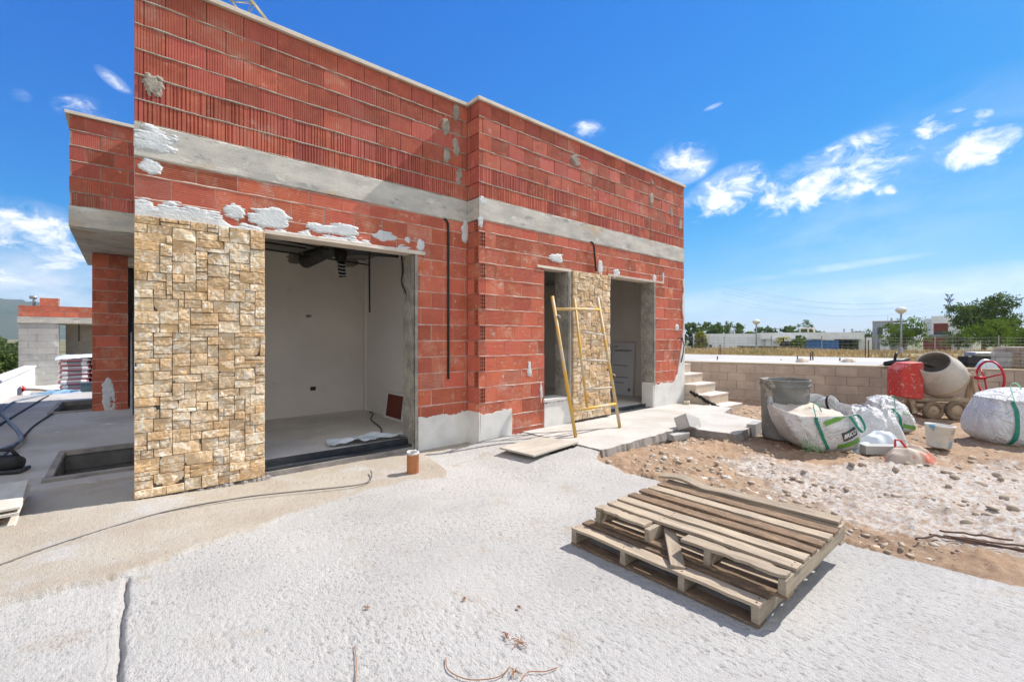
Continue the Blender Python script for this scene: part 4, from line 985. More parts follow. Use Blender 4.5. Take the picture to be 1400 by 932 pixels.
# ------------------------------------------------------------ stacked blocks
def block_stack(px, pyt, d, nx, ny, nz, label, zb):
    p = at(px, CY, d); p.z = zb
    t = thing('block_stack', label, 'block stack', p, YAW+R(20)); b = MB()
    H = EYE+(CY-pyt)*d/FPX-zb; hz = (H-.12)/nz
    for k in range(nz):
        for i in range(nx):
            for j in range(ny): b.box((i-nx/2)*.205+.004, (i-nx/2)*.205+.198, (j-ny/2)*.3+.004, (j-ny/2)*.3+.296, .12+k*hz+.005, .12+(k+1)*hz-.004, .002)
    b.build('block', BLOCK_L if nz == 3 else BLOCK, t, bevel=.004)
    b = MB()
    for j in (-1, 0, 1): b.box(-nx*.1, nx*.1, j*ny*.13-.05, j*ny*.13+.05, .0, .085)
    b.box(-nx*.102, nx*.102, -ny*.15, ny*.15, .09, .115); b.build('pallet', MATS['formwork_wood'], t)
block_stack(1398, 474, 13.5, 5, 3, 6, 'tall stack of grey blocks at the right edge behind the wall', .42)
block_stack(1362, 481, 13.8, 4, 3, 3, 'lower stack of pale blocks behind the red hand wheel', .42)
# ------------------------------------------------------------ foreground: pallets
WOOD = mat('weathered_wood', (.43, .345, .245), (.30, .24, .178), 3, .9, .5, 40, .24, [((.20, .15, .11), 5, .62, .8), ((.44, .25, .11), 3, .66, .8)], stretch=(9, 1.2, 9), fine=(40, .2))
WOOD_D = mat('rotten_wood', (.27, .175, .105), (.16, .115, .08), 5, .95, .8, 50, .2, [((.45, .30, .15), 9, .55, .7)], stretch=(7, 1.5, 7))
WOOD_U = mat('weathered_crosswood', (.42, .345, .25), (.31, .25, .185), 3, .9, .5, 40, .2, [((.22, .17, .12), 5, .62, .8)], stretch=(1.2, 9, 9), fine=(40, .2))
def plank(b, x0, x1, y0, y1, z0, z1, seed, rag=.012, warp=.006, n=16):
    """board running along y, with worn uneven edges"""
    vs = []
    for i in range(n+1):
        s = i/n; y = y0+(y1-y0)*s; wz = (n1d(s*3, seed)-.5)*warp*2; e0 = max(0, n1d(s*9, seed+1)-.55)*rag*2; e1 = max(0, n1d(s*9, seed+2)-.55)*rag*2
        if i in (0, n): y += random.uniform(-.006, .006)
        vs += [(x0+e0, y, z0+wz), (x1-e1, y, z0+wz), (x1-e1, y, z1+wz), (x0+e0, y, z1+wz)]
    fs = [(4*i+k, 4*i+(k+1) % 4, 4*i+4+(k+1) % 4, 4*i+4+k) for i in range(n) for k in range(4)]
    fs = [f[::-1] for f in fs]+[(0, 1, 2, 3), (4*n+3, 4*n+2, 4*n+1, 4*n)]
    b.add(vs, fs)
def pallet(label, loc, rz, broken, seed):
    W_, L_ = 1.0, 1.19; t = thing('wooden_pallet', label, 'pallet', loc, rz, 'stacked broken pallets')
    sy = [.02, .40, .78, 1.165]
    for k, y in enumerate(sy):
        b = MB(); b.box(.0, W_, y-.019, y+.019, .016, .094, .003); b.build('stringer', WOOD_U, t, bevel=.003)
    for k, x in enumerate((.0, .45, .90)):
        b = MB(); plank(b, x, x+.095, 0, L_, 0, .016, seed+k); b.build('bottom_board', WOOD_D if k == 0 else WOOD, t, bevel=.002)
    n = 8; p = (W_-.098)/(n-1)
    def nails(b, x, y0=-1, y1=9):
        b.cur = 1
        for y in sy:
            if y0 < y < y1:
                for dx in (.025, .07): b.lathe([(0, .1145), (.0045, .114), (.005, .110)], 6, Matrix.Translation((x+dx, y+random.uniform(-.006, .006), 0)))
        return b
    for k in range(n):
        x = k*p; m = WOOD_D if (broken and k in (3, 4, 6)) else WOOD
        if broken and k == 0:
            b = MB(); plank(b, x, x+.095, .80, L_, .094, .112, seed+40, .03); nails(b, x, .79).build('deck_board', [m, REBAR], t, bevel=.002)
            continue
        if broken and k == 1:
            b = MB(); plank(b, x, x+.095, .0, L_, .094, .112, seed+43, .02); nails(b, x).build('deck_board', [m, REBAR], t, bevel=.002); continue
        if not broken and k == 1:
            b = MB(); plank(b, x-.01, x+.085, 0, L_, .094, .112, seed+50+k); b.build('deck_board', WOOD_D, t, bevel=.002); continue
        b = MB(); plank(b, x, x+.095, -.004, L_+.004, .094, .112, seed+20+k, .02 if broken else .012); nails(b, x).build('deck_board', [m, REBAR], t, bevel=.002)
    if broken:
        b = MB(); plank(b, 0, .095, .0, .56, .094, .112, seed+44, .04); b.build('deck_board', WOOD, t, bevel=.002)
    return t
pallet('weathered wooden pallet lying flat on the concrete underneath the broken one', (2.31, .865, .004), R(.5), False, 300)
pallet('broken wooden pallet with a snapped front slat on top of the other pallet', (2.455, .795, .119), R(-.6), True, 400)
b = MB(); plank(b, -.04, .04, -.24, .24, -.009, .009, 470, .03); o = b.build('broken_slat', WOOD, bevel=.002)
o.location = (2.53, 1.44, .165); o.rotation_euler = (R(10), R(8), R(-52)); tag(o, 'short snapped piece of slat lying in the gap of the upper pallet', 'slat')
b = MB(); n = 24; vs = []
for i in range(n+1):
    s = i/n; vs += [(x, 1.24*s-.0, z+.030*math.exp(-((s-.86)/.12)**2)-.012*math.exp(-((s-.70)/.08)**2)) for x, z in ((-.05, 0), (.05, 0), (.05, .02), (-.05, .02))]
b.add(vs, [(4*i+k, 4*i+(k+1) % 4, 4*i+4+(k+1) % 4, 4*i+4+k)[::-1] for i in range(n) for k in range(4)]+[(0, 1, 2, 3), (4*n+3, 4*n+2, 4*n+1, 4*n)])
o = b.build('warped_plank', WOOD, bevel=.002); o.location = (3.43, .80, .236); o.rotation_euler = (0, R(-3), R(1)); tag(o, 'long warped grey plank lying along the far edge of the upper pallet', 'plank')

# loose plywood board over the hole, broken wood beneath
PLY = mat('grey_plywood', (.46, .41, .34), (.36, .32, .27), 2, .9, .4, 40, spots=[((.56, .52, .46), 3, .58, .72)], stretch=(1, 3, 3))
c = [gr(*p, .115) for p in ((683, 612), (737, 597), (791, 604), (730, 623))]
b = MB(); b.prism([(p.x, p.y) for p in c][::-1], .100, .122); o = b.build('plywood_board', PLY, bevel=.003); tag(o, 'grey plywood board lying over a hole beside the walkway', 'board')
b = MB(); b.box(3.55, 4.3, 3.72, 4.15, -.3, -.16); tag(b.build('hole_bottom', DARKC), kind='structure')

# ------------------------------------------------------------ yellow scaffold frame
YEL = mat('worn_yellow_paint', (.62, .34, .045), (.55, .38, .12), 3, .6, .2, 60, spots=[((.50, .42, .31), 3.2, .47, .58), ((.33, .20, .10), 9, .66, .75)])
SG = mat('dirty_steel_tube', (.50, .45, .36), (.40, .35, .28), 5, .6, .2, 60)
t = thing('scaffold_frame', 'yellow steel scaffold frame with rungs leaning in front of the narrow window and stone pier', 'scaffold frame', (4.57, 4.0, .08))
def sp(px, py, v): u, z = fc(px, py, v); return Vector((u-4.57, v-4.0, z-.08))
A0, A1 = sp(787, 597, 4.0), sp(755, 405, 4.42)
D0, D1 = sp(847.5, 584, 4.0), sp(817, 407, 4.42)
vat = lambda a, b_, s: a+(b_-a)*s
M1 = vat(A1, D1, .46)+(A0-A1).normalized()*.03; M0 = vat(vat(A0, A1, .175), vat(D0, D1, .175), .33)
for (a, b_) in ((A0, A1), (D0, D1), (M0, M1)):
    b = MB(); b.tube([a, vat(a, b_, .5), b_], .024 if a is not M0 else .019, 12); b.build('leg', YEL, t, smooth=True)
for s in (.905, .175):
    b = MB(); b.tube([vat(A0, A1, s), vat(D0, D1, s)], .022, 12); b.build('crossbar', YEL, t, smooth=True)
for s in (.70, .50, .30):
    b = MB(); q_ = vat(D0, D1, s); w_ = (s-.175)/(.93-.175); b.tube([vat(M0, M1, w_), q_], .014, 10); b.build('rung', SG, t, smooth=True)
for k, (a, s) in enumerate(((A0, .86), (D0, .40))):
    b = MB(); q_ = vat((A0, D0)[k], (A1, D1)[k], s); b.tube([q_+Vector((.01, -.03, 0)), q_+Vector((.05, -.04, -.01)), q_+Vector((.05, -.04, -.04))], .007, 6); b.build('locking_pin', SG, t)

# ------------------------------------------------------------ orange drain stub, cables
ORG = mat('orange_pipe', (.46, .19, .08), (.38, .15, .065), 8, .7, spots=[((.55, .42, .32), 7, .62, .72)])
p = gr(564.5, 646); t = thing('drain_pipe', 'orange plastic drain pipe stub standing up from the concrete by the doorway', 'pipe', p)
b = MB(); b.lathe([(.062, -.05), (.062, .20), (.066, .203), (.064, .208), (.054, .206), (.053, .0)], 24); b.build('pipe', ORG, t, smooth=True)
b = MB(); b.lathe([(.056, .185), (.066, .205), (.060, .222), (.050, .219), (.048, .195)], 24)
for i in range(len(b.v)): x, y, z = b.v[i]; b.v[i] = (x, y, z+(n1d(math.atan2(y, x)*3, 5)-.5)*.02)
b.build('mortar_rim', PASTE, t)
def cable(name, pts, r, m, label, cat='cable', z=.03, n=6):
    q_ = [Vector(p) for p in pts]; out = []
    for i in range(len(q_)-1):                       # smooth curve through the points
        p0, p1, p2, p3 = q_[max(i-1, 0)], q_[i], q_[i+1], q_[min(i+2, len(q_)-1)]
        for k in range(6):
            s = k/6; out.append(.5*((2*p1)+(p2-p0)*s+(2*p0-5*p1+4*p2-p3)*s*s+(3*p1-p0-3*p2+p3)*s**3))
    out.append(q_[-1]); b = MB(); b.tube(out, r, n); o = b.build(name, m, smooth=True); tag(o, label, cat); return o
GCAB = mat('dusty_cable', (.10, .095, .09), (.16, .15, .13), 9, .8)
cable('cable', [gr(px, py, z) for px, py, z in ((-60, 792, .045), (0, 772, .045), (60, 750, .042), (150, 721, .04), (235, 697, .035), (330, 680, .03), (400, 672, .026), (470, 665, .024), (500, 660, .022), (508, 652, .02), (507, 643, .03))], .006, GCAB, 'long thin dark cable crossing the beige strip in front of the stone pier')
cable('cable', [(2.0, 5.5, .142), (2.45, 5.55, .142), (2.7, 5.9, .142), (2.9, 6.7, .142), (3.15, 7.2, .142), (3.17, 7.4, .142)], .008, BLACK, 'black cable lying on the room floor beside the partition')
cable('cable', [(2.66, 5.28, 2.74), (2.69, 5.26, 2.3), (2.67, 5.24, 2.1), (2.715, 5.2, 1.95), (2.712, 5.2, 1.86)], .011, BLACK, 'short black cable looping down the concrete jamb of the large doorway')
u, z0 = fc(505, 345, 5.9); cable('cable', [(u, 5.9, 2.78), (u, 5.9, z0-.3), (u+.005, 5.9, (CY-424)*5.6/FPX+EYE)], .012, BLACK, 'straight black cable hanging from the ceiling of the large doorway')
for k, (a, b_) in enumerate((((.42, 5.9, 2.70), (2.6, 6.9, 2.70)), ((.42, 6.5, 2.66), (2.0, 6.9, 2.70)), ((.42, 7.1, 2.68), (3.2, 7.5, 2.66)))):
    cable('conduit_run', [a, ((a[0]+b_[0])/2, (a[1]+b_[1])/2, 2.68), b_], .013, BLACK, ['nearest black conduit run under the dark room ceiling', 'middle black conduit run under the dark room ceiling', 'farthest black conduit run under the dark room ceiling'][k], 'conduit')
# duct under the ceiling
DUCT = mat('grey_duct', (.055, .055, .055), (.09, .088, .085), 5, .7, .3, 40)
t = thing('air_duct', 'dark grey bent ventilation duct hanging under the ceiling of the large room', 'duct', (2.2, 6.6, 2.6))
def dp(px, py, v): u, z = fc(px, py, v); return Vector((u-2.2, v-6.6, z-2.6))
b = MB(); pts = [dp(418, 357, 7.7), dp(440, 346, 7.2), dp(456, 340, 6.8), dp(490, 338, 6.5), dp(545, 342, 6.2)]
b.tube(pts, .115, 14); b.build('duct', DUCT, t, smooth=True)
b = MB(); q_ = dp(466, 343, 6.6); b.tube([q_, q_+Vector((0, 0, -.12)), q_+Vector((.01, 0, -.16))], [.09, .08, .06], 14); q2 = q_+Vector((.01, 0, -.16))
b.tube([q2, q2+Vector((0, 0, -.1)), q2+Vector((.02, .01, -.22))], [.05, .052, .05], 12); b.build('branch', BLACK, t, smooth=True)
b = MB()
for k in range(4): b.tube([q2+Vector((.056*math.cos(a), .056*math.sin(a), -.03-.05*k+.02*math.sin(a))) for a in [i*.35 for i in range(19)]], .006, 5)
b.build('tape', WHITE, t)
b = MB(); b.tube([pts[0]+Vector((-.02, .03, 0)), pts[0]+Vector((.03, -.06, 0))], .105, 14); b.build('sleeve', PASTE, t, smooth=True)
# framed panel and plastic on the floor
t = thing('framed_panel', 'small white framed brown panel leaning on the partition inside the room', 'panel', (3.17, 6.50, .13), R(0))
b = MB(); M_ = Matrix.Rotation(R(7), 4, 'Y'); 
for (y0, y1, z0_, z1_) in ((0, .62, 0, .035), (0, .62, .385, .42), (0, .035, .035, .385), (.585, .62, .035, .385)): b.obox(M_ @ Matrix.Translation((0, (y0+y1)/2-.3, (z0_+z1_)/2)), .03, y1-y0, z1_-z0_)
b.build('frame', WHITE, t, bevel=.002); b = MB(); b.obox(M_ @ Matrix.Translation((.006, 0.01, .21)), .008, .55, .35); b.build('panel', RUST, t)
PLASTIC = mat('milky_plastic', (.62, .66, .68), (.50, .55, .58), 4, .35, .3, 20)
b = MB(); c0 = (2.28, 5.35, .135)
def sheet(s, t_):
    x = (s-.5)*.95; y = (t_-.5)*.30*(1-.5*abs(s-.5)); return (x, y, .012+.07*abs(n1d(s*6+t_*2, 9)-.5)*2+.05*n1d(t_*5+s*3, 7)*math.sin(s*3.1))
b.grid(sheet, 36, 14); o = b.build('plastic_sheet', PLASTIC, smooth=True); o.location = c0; o.rotation_euler = (0, 0, R(-8)); tag(o, 'crumpled milky plastic strip lying on the floor just inside the large doorway', 'plastic sheet')
# insulation board in the right room
FOAM = mat('insulation_foil', (.72, .72, .74), (.66, .66, .68), 2, .5)
t = thing('insulation_board', 'pale printed insulation board leaning on the wall inside the right doorway', 'board', (8.36, 5.98, .13)); 
b = MB(); M_ = Matrix.Rotation(R(5), 4, 'Y'); b.obox(M_ @ Matrix.Translation((0, 0, .59)), .04, .58, 1.17); b.build('board', FOAM, t, bevel=.002)
PRINT = mat('grey_print', (.20, .20, .22), (.16, .16, .18), 5, .6)
for z, w_, hh in ((1.08, .09, .03), (1.0, .46, .022), (.98, .40, .012), (.66, .36, .02), (.40, .40, .02), (.28, .30, .02)):
    y = .24-w_; b = MB()
    while y < .24-.01: l = random.uniform(.015, .04); b.obox(M_ @ Matrix.Translation((-.0215, y+l/2, z)), .002, l*.8, hh); y += l
    b.build('print', PRINT, t)
b = MB(); b.obox(M_ @ Matrix.Translation((-.0215, -.20, .14)), .002, .06, .07); b.build('print', PRINT, t)

# ------------------------------------------------------------ left side: neighbour, wall, sacks, tarp
NV = 20.0
def nb(px, py, v=NV): return fc(px, py, v)
t = thing('unfinished_outbuilding', 'small unfinished block building with a red brick parapet at the far left', 'building', (-2, NV, -.2))
b, g_ = MB(), MB(); x0, zt_ = nb(25, 441); x1, _ = nb(80.5, 441); x2, _ = nb(150, 441); zb_ = -.3
zz_ = zb_; k = 0
while zz_ < zt_-.02:
    x = x0-(.2 if k % 2 else 0)
    while x < x1: b.box(max(x, x0)+.004, min(x+.4, x1)-.004, NV, NV+.1, zz_+.004, min(zz_+.2, zt_)-.004, .003); x += .4
    zz_ += .2; k += 1
b.build('block_wall', BLOCK_L, t); g_.box(x0+.005, x1-.005, NV+.006, NV+.3, zb_, zt_); g_.box(x1, x2+1, NV+2.2, NV+2.4, zb_, zt_); g_.box(x0, x0+.2, NV+.3, NV+5, zb_, zt_); g_.build('wall', BLOCK_L, t)
b = MB(); _, zq = nb(25, 432.5); b.box(x0-.02, x2+1, NV-.03, NV+2.6, zt_, zq-.002); b.build('concrete_beam', CONC, t)
b = MB(); zp1 = nb(60, 418)[1]; hh = (zp1-zq)/2
for k in range(2):
    x = x0-(.16 if k else 0)
    while x < x2+1: b.box(max(x, x0)+.004, x+.33-.006, NV-.02, NV+.1, zq+k*hh+.005, zq+(k+1)*hh-.005, .003); x += .33
xa, za = nb(54, 407); xb, _ = nb(80, 407)
x = xa
while x < xb-.05: b.box(x+.004, min(x+.33, xb)-.004, NV-.02, NV+.1, zp1+.004, za, .003); x += .33
b.build('brick_parapet', BRICK_LO, t); b = MB(); b.box(x0+.003, x2+1, NV-.012, NV+.12, zq, zp1-.004); b.box(xa+.01, xb+.03, NV-.012, NV+.12, zp1-.004, za-.004); b.build('mortar_joint', MORTAR_L, t)
b = MB(); u, z = nb(46, 406); b.tube([(u, NV+.1, zp1-.2), (u, NV+.1, z-.02), (u-.06, NV+.08, z)], .035, 8); b.tube([(u-.1, NV+.1, z-.01), (u+.06, NV+.1, z)], .05, 8); b.build('vent_pipe', STEEL, t, smooth=True)
u, z = nb(107, 443); b = MB(); b.tube([(u, NV+.3, z), (u, NV+.3, z-.55)], .018, 6); b.build('hanging_cable', BLACK, t)
b = MB(); u0_, z0_ = nb(25, 528); u1_, _ = nb(128, 528); b.box(u0_+.3, u1_, NV-1.2, NV-.02, -.4, -.06, .01); b.build('plinth', PLASTER, t, bevel=.01)
for o in list(t.children): o.location = Vector((2, -NV, .2))
# white garden wall
a, c = gr(37, 529, -.12), gr(-3, 551, -.05); d_ = (c-a); d_.z = 0; Lw = d_.length; zt_ = EYE+(CY-499)*((a.x*CB+a.y*CA))/FPX
t = thing('garden_wall', 'low white rendered garden wall at the far left beside the block building', 'wall', (a.x, a.y, 0), math.atan2(d_.y, d_.x))
b = MB(); b.box(0, Lw*2.4, -.0, .2, -.4, zt_-.05); b.build('wall', WHITE, t); b = MB(); b.box(-.04, Lw*2.4, -.03, .23, zt_-.05, zt_); b.build('coping', PASTE, t, bevel=.004)
p = gr(27, 538, -.02); p.z = .10
REDP = mat('red_plastic', (.55, .03, .03), (.45, .03, .03), 6, .5)
t = thing('pipe_cap', 'round red cap on the end of a pipe in front of the white garden wall', 'cap', p, YAW)
b = MB(); M_ = Matrix.Rotation(R(90), 4, 'X'); b.lathe([(0, .03), (.09, .03), (.10, .0), (.085, -.05), (0, -.05)], 18, M_); b.build('cap', REDP, t, smooth=False); b = MB(); b.tube([(0, .03, 0), (.15, .3, -.02), (.5, .5, -.1)], .06, 10); b.build('pipe', WHITE, t, smooth=True)
# cement sacks on a pallet
m = bpy.data.materials.new('printed_sack'); m.use_nodes = True; q = NT(m.node_tree); co = q.n('ShaderNodeTexCoord').outputs['Object']; sx = q.n('ShaderNodeSeparateXYZ', {0: co})
col = q.mix(q.m('GREATER_THAN', q.m('ABSOLUTE', sx.outputs[0]), .13), (.20, .19, .21, 1), (.64, .61, .60, 1))
col = q.mix(q.m('MULTIPLY', q.m('GREATER_THAN', q.m('ABSOLUTE', sx.outputs[0]), .235), q.m('GREATER_THAN', q.m('MULTIPLY', sx.outputs[2], 1), .055)), col, (.42, .10, .12, 1))
col = q.mix(q.m('MULTIPLY', q.m('LESS_THAN', sx.outputs[2], .045), q.m('GREATER_THAN', sx.outputs[0], -.12)), col, (.45, .14, .16, 1))
q.L.new(q.n('ShaderNodeBsdfPrincipled', {'Base Color': col, 'Roughness': .5}).outputs[0], q.n('ShaderNodeOutputMaterial').inputs[0]); SACK = m
b = MB()
def pillow(s, t_):
    a = 2*math.pi*s; th = math.pi*(t_-.5); ex = lambda v_, e: math.copysign(abs(v_)**e, v_)
    return (.295*ex(math.cos(th), .35)*ex(math.cos(a), .3), .2*ex(math.cos(th), .35)*ex(math.sin(a), .3), .064+.062*ex(math.sin(th), .6)+.006*(n1d(s*9+t_*5, 3)-.5))
b.grid(pillow, 40, 14, True); sack0 = None
u0_, _ = fc(79, 500, 16.0); zb_ = -.02
t = thing('wooden_pallet', 'wooden pallet carrying the pile of cement sacks in front of the block building', 'pallet', (u0_+.6, 16.3, zb_-.12)); bb = MB()
for k in range(5): bb.box(-.6, .6, -.4+k*.19, -.31+k*.19, .09, .112)
for k in (-1, 0, 1): bb.box(-.6+.55*(k+1)-.0, -.5+.55*(k+1), -.4, .45, 0, .089)
bb.build('deck', MATS['formwork_wood'], t)
for k in range(8):
    for i in range(2):
        for j in range(2):
            if sack0 is None: o = b.build('cement_sack', SACK, smooth=True); sack0 = o
            else: o = sack0.copy(); COL.objects.link(o)
            o.location = (u0_+.3+.6*i+random.uniform(-.012, .012)+(.025 if k % 2 else 0), 16.12+.41*j+random.uniform(-.015, .015), zb_+.0+k*.117); o.rotation_euler = (0, 0, R(180*(random.random() < .5)+random.uniform(-2, 2)))
            tag(o, 'printed paper cement sack in the pile at the far left', 'sack', 'cement sacks piled on a pallet')
b = MB(); b.grid(lambda s, t_: (u0_-.04+1.3*s, 15.88+.86*t_, zb_+.955+.05*n1d(s*5+t_*3, 4)+.03*n1d(s*14, 6)-.08*(abs(t_-.5)*2)**8-.05*(abs(s-.5)*2)**10), 30, 16)
tag(b.build('plastic_cover', PLASTIC, smooth=True), 'wrinkled pale plastic sheet covering the pile of cement sacks', 'plastic sheet')
TARP = mat('blue_tarp', (.10, .24, .40), (.30, .42, .52), 3, .5, .3, 20)
p = gr(98, 538, 0); b = MB(); b.grid(lambda s, t_: ((s-.5)*1.5, (t_-.5)*1.2*(.6+.4*s), .02+.16*n1d(s*4+t_, 12)*math.sin(math.pi*s)*math.sin(math.pi*t_)+.10*max(0, n1d(s*9-t_*4, 15)-.4)), 40, 24)
o = b.build('blue_tarp', TARP, smooth=True); o.location = (p.x, p.y, .0); tag(o, 'crumpled blue tarpaulin on the ground in front of the cement sacks', 'tarp')
b = MB(); p = gr(118, 538, .0); b.box(-.12, .12, -.12, .12, 0, .25); b.box(-.13, .13, -.13, .13, .25, .29); o = b.build('dark_crate', mat('blue_grey_plastic', (.06, .10, .13), (.05, .08, .10), 4, .6), bevel=.01); o.location = (p.x+.02, p.y, .0); tag(o, 'small dark blue tub beside the tarpaulin and the brick pillar', 'tub')
HOSE = mat('grey_hose', (.20, .24, .29), (.14, .17, .21), 3, .5); HZ = .10
cable('water_hose', [gr(px, py, HZ) for px, py in ((-25, 622), (0, 615), (20, 607), (29, 600), (24, 589), (10, 574), (2, 562), (20, 549), (45, 543), (70, 538))], .022, HOSE, 'thick grey hose bending across the shaded patio at the left', 'hose', n=10)
cable('cable', [gr(px, py, HZ) for px, py in ((-10, 632), (6, 622), (24, 606), (45, 583), (70, 566), (88, 556))], .012, BLACK, 'thin black cable running across the shaded patio towards the far pit')
cable('cable', [gr(px, py, HZ) for px, py in ((-15, 588), (0, 580), (30, 562), (55, 547), (66, 541))], .016, BLACK, 'thick black cable along the left side of the shaded patio')
# angle grinder like machine on the patio
p = gr(6, 645, .07); t = thing('power_tool', 'black power tool lying on the shaded patio at the left edge', 'tool', p, YAW+R(20))
b = MB(); b.lathe([(0, -.16), (.06, -.16), (.085, -.10), (.085, .08), (.05, .14), (0, .14)], 18, Matrix.Translation((0, 0, .085)) @ Matrix.Rotation(R(90), 4, 'Y')); b.build('motor', BLACK, t, smooth=True)
b = MB(); b.tube([(-.10, 0, .15), (-.08, 0, .22), (.05, 0, .22), (.10, 0, .15)], .018, 8); b.build('handle', BLACK, t, smooth=True); b = MB(); b.box(-.16, .16, -.09, .09, 0, .03); b.build('base_plate', RAIL, t, bevel=.006)
# stack of boards at the left edge
FB = mat('pale_board', (.56, .52, .45), (.48, .44, .37), 3, .9, .4, 50, spots=[((.60, .50, .26), 2, .62, .75)], stretch=(3, 1, 1))
base = gr(20, 722, .03); yaw_b = R(3)
for k in range(4):
    b = MB(); b.box(-1.0, .0, .0, .82+.01*k, 0, .022, .004); o = b.build('formwork_board', FB if k != 1 else WOOD_D, bevel=.003); o.location = (base.x+(.0, -.06, .02, .025)[k], base.y+(.02, .05, .0, .01)[k], .032+k*.042); o.rotation_euler = (0, 0, yaw_b+R((0, 3, -1, .5)[k]))
    tag(o, ['lowest formwork board of the small stack at the left edge', 'dark broken board between the pale boards of the left stack', 'upper middle pale board of the stack at the left edge', 'topmost pale yellowed board of the stack at the left edge'][k], 'board', 'formwork boards stacked on the concrete')
# poles leaning in the dark gap
for k in range(3):
    b = MB(); b.bar((.105+.03*k, 10.2-.1*k, .08), (.115+.02*k, 10.9, 1.5+.25*k), .045, .03); o = b.build('timber_prop', RAIL if k else STEEL); tag(o, ['grey prop leaning in the narrow gap behind the stone pier', 'short dark prop in the narrow gap behind the stone pier', 'longest dark prop in the narrow gap behind the stone pier'][k], 'prop', 'props leaning in the gap')

# ------------------------------------------------------------ tower crane far behind the house
CR = mat('crane_paint', (.66, .56, .36), (.58, .48, .30), 1, .6)
t = thing('tower_crane', 'pale yellow lattice tower crane whose jib shows above the house parapet', 'crane', uvw(-20.6, 54, -1), YAW)
def truss(b, A, B, r, n, up):
    A, B = Vector(A), Vector(B); x = (B-A).normalized(); s_ = Vector(up).cross(x).normalized(); u_ = x.cross(s_)
    cs = [-.75*s_, .75*s_, 1.15*u_]
    for c in cs: b.tube([A+c, B+c], r, 6)
    for i in range(n):
        for (p_, q_) in ((0, 1), (1, 2), (2, 0)):
            b.tube([A+cs[p_]+(B-A)*i/n, A+cs[q_]+(B-A)*(i+1)/n], r*.5, 4); b.tube([A+cs[q_]+(B-A)*i/n, A+cs[p_]+(B-A)*i/n], r*.45, 4)
b = MB(); truss(b, (0, -38, 28), (0, 6, 28), .065, 24, (0, 0, 1)); b.build('jib', CR, t)
b = MB()
for sx, sy in ((-.8, -.8), (.8, -.8), (.8, .8), (-.8, .8)): b.bar((sx, sy, 0), (sx, sy, 29), .14, .14)
for i in range(20):
    for (ax, ay), (bx_, by_) in (((-.8, -.8), (.8, -.8)), ((.8, -.8), (.8, .8)), ((.8, .8), (-.8, .8)), ((-.8, .8), (-.8, -.8))): b.bar((ax, ay, i*1.45), (bx_, by_, i*1.45+1.45), .08, .08)
b.build('mast', CR, t); b = MB(); b.box(-.8, .8, 5, 9, 26.5, 28); b.build('counterweight', CONC, t)

# ------------------------------------------------------------ right side: barrel, sacks, mixer
def place(px, py, z=0): p = gr(px, py, z); return p
def dirt_z(p): return float(dirt_h(np.array([p.x]), np.array([p.y]))[0])
BAR = mat('mortar_barrel', (.22, .22, .205), (.15, .15, .14), 4, .9, .5, 40, spots=[((.40, .37, .32), 5, .55, .66), ((.30, .38, .42), 2.2, .62, .72), ((.36, .33, .29), 16, .60, .7)])
p = place(1073, 598, -.03); t = thing('mortar_barrel', 'large dirty grey plastic mortar barrel with splashes beside the walkway', 'barrel', p, YAW)
b = MB(); b.lathe([(0, 0), (.275, 0), (.29, .02), (.285, .05), (.292, .27), (.300, .285), (.292, .30), (.30, .55), (.305, .74), (.318, .75), (.318, .78), (.306, .785), (.31, .82), (.322, .825), (.322, .84), (.306, .842), (.296, .80), (.28, .2), (0, .18)], 48)
for i in range(len(b.v)): x, y, z = b.v[i]; k = 1+.02*(n1d(math.atan2(y, x)*1.3+9, 4)-.5)*2; b.v[i] = (x*k, y*k, z+.012*(n1d(math.atan2(y, x)*2+4, 8)-.5)*(z > .5))
b.build('drum', BAR, t, smooth=True)
b = MB(); b.lathe([(.275, .68), (0, .67)], 32); b.build('mortar_rest', DARKC, t)
GRASS_TW = mat('green_twine', (.10, .38, .07), (.08, .30, .06), 5, .6)
p2 = place(1073, 603, .0)
b = MB()
for k in range(7):
    a = random.uniform(-.6, .6); b.tube([(0, 0, .30), (.04*k/3-.02, -.04, .22+.02*random.random()), (.03*k-.06, -.06, .08), (.035*k-.04+.06*a, -.09, .0)], .004, 5)
o = b.build('green_twine', GRASS_TW); o.location = p2+uvw(.02, -.38, 0); o.location.z = -.03; o.rotation_euler = (0, 0, YAW); tag(o, 'bunch of bright green twine hanging down in front of the barrel', 'twine')

m = bpy.data.materials.new('woven_white_bag'); m.use_nodes = True; q = NT(m.node_tree); co = q.n('ShaderNodeTexCoord').outputs['Object']
col = q.mix(q.ramp(q.noise(co, 3, 5), .4, .7), (.74, .74, .73, 1), (.64, .63, .61, 1)); col = q.mix(q.ramp(q.noise(co, 5, 6, .7), .64, .8), col, (.50, .44, .36, 1))
hb = q.m('ADD', q.m('MULTIPLY', q.m('ABSOLUTE', q.m('SUBTRACT', q.noise(co, 5, 4, .6, 1.5), .5)), -3.0), q.m('MULTIPLY', q.noise(co, 60, 3), .10))
bmp = q.n('ShaderNodeBump', {'Strength': .8, 'Distance': .05, 'Height': hb}).outputs[0]
bs = q.n('ShaderNodeBsdfPrincipled', {'Base Color': col, 'Roughness': .55, 'Normal': bmp, 'Specular IOR Level': .35}); tr = q.n('ShaderNodeBsdfTranslucent', {'Color': col})
q.L.new(q.n('ShaderNodeMixShader', {0: .14, 1: bs.outputs[0], 2: tr.outputs[0]}).outputs[0], q.n('ShaderNodeOutputMaterial').inputs[0]); BAGM = m
GPRINT = mat('green_print', (.13, .30, .05), (.11, .25, .045), 5, .6)
GSTRAP = mat('green_strap', (.02, .22, .14), (.02, .17, .12), 9, .6)
LOGO = mat('charcoal_print', (.045, .05, .055), (.06, .065, .07), 5, .6)
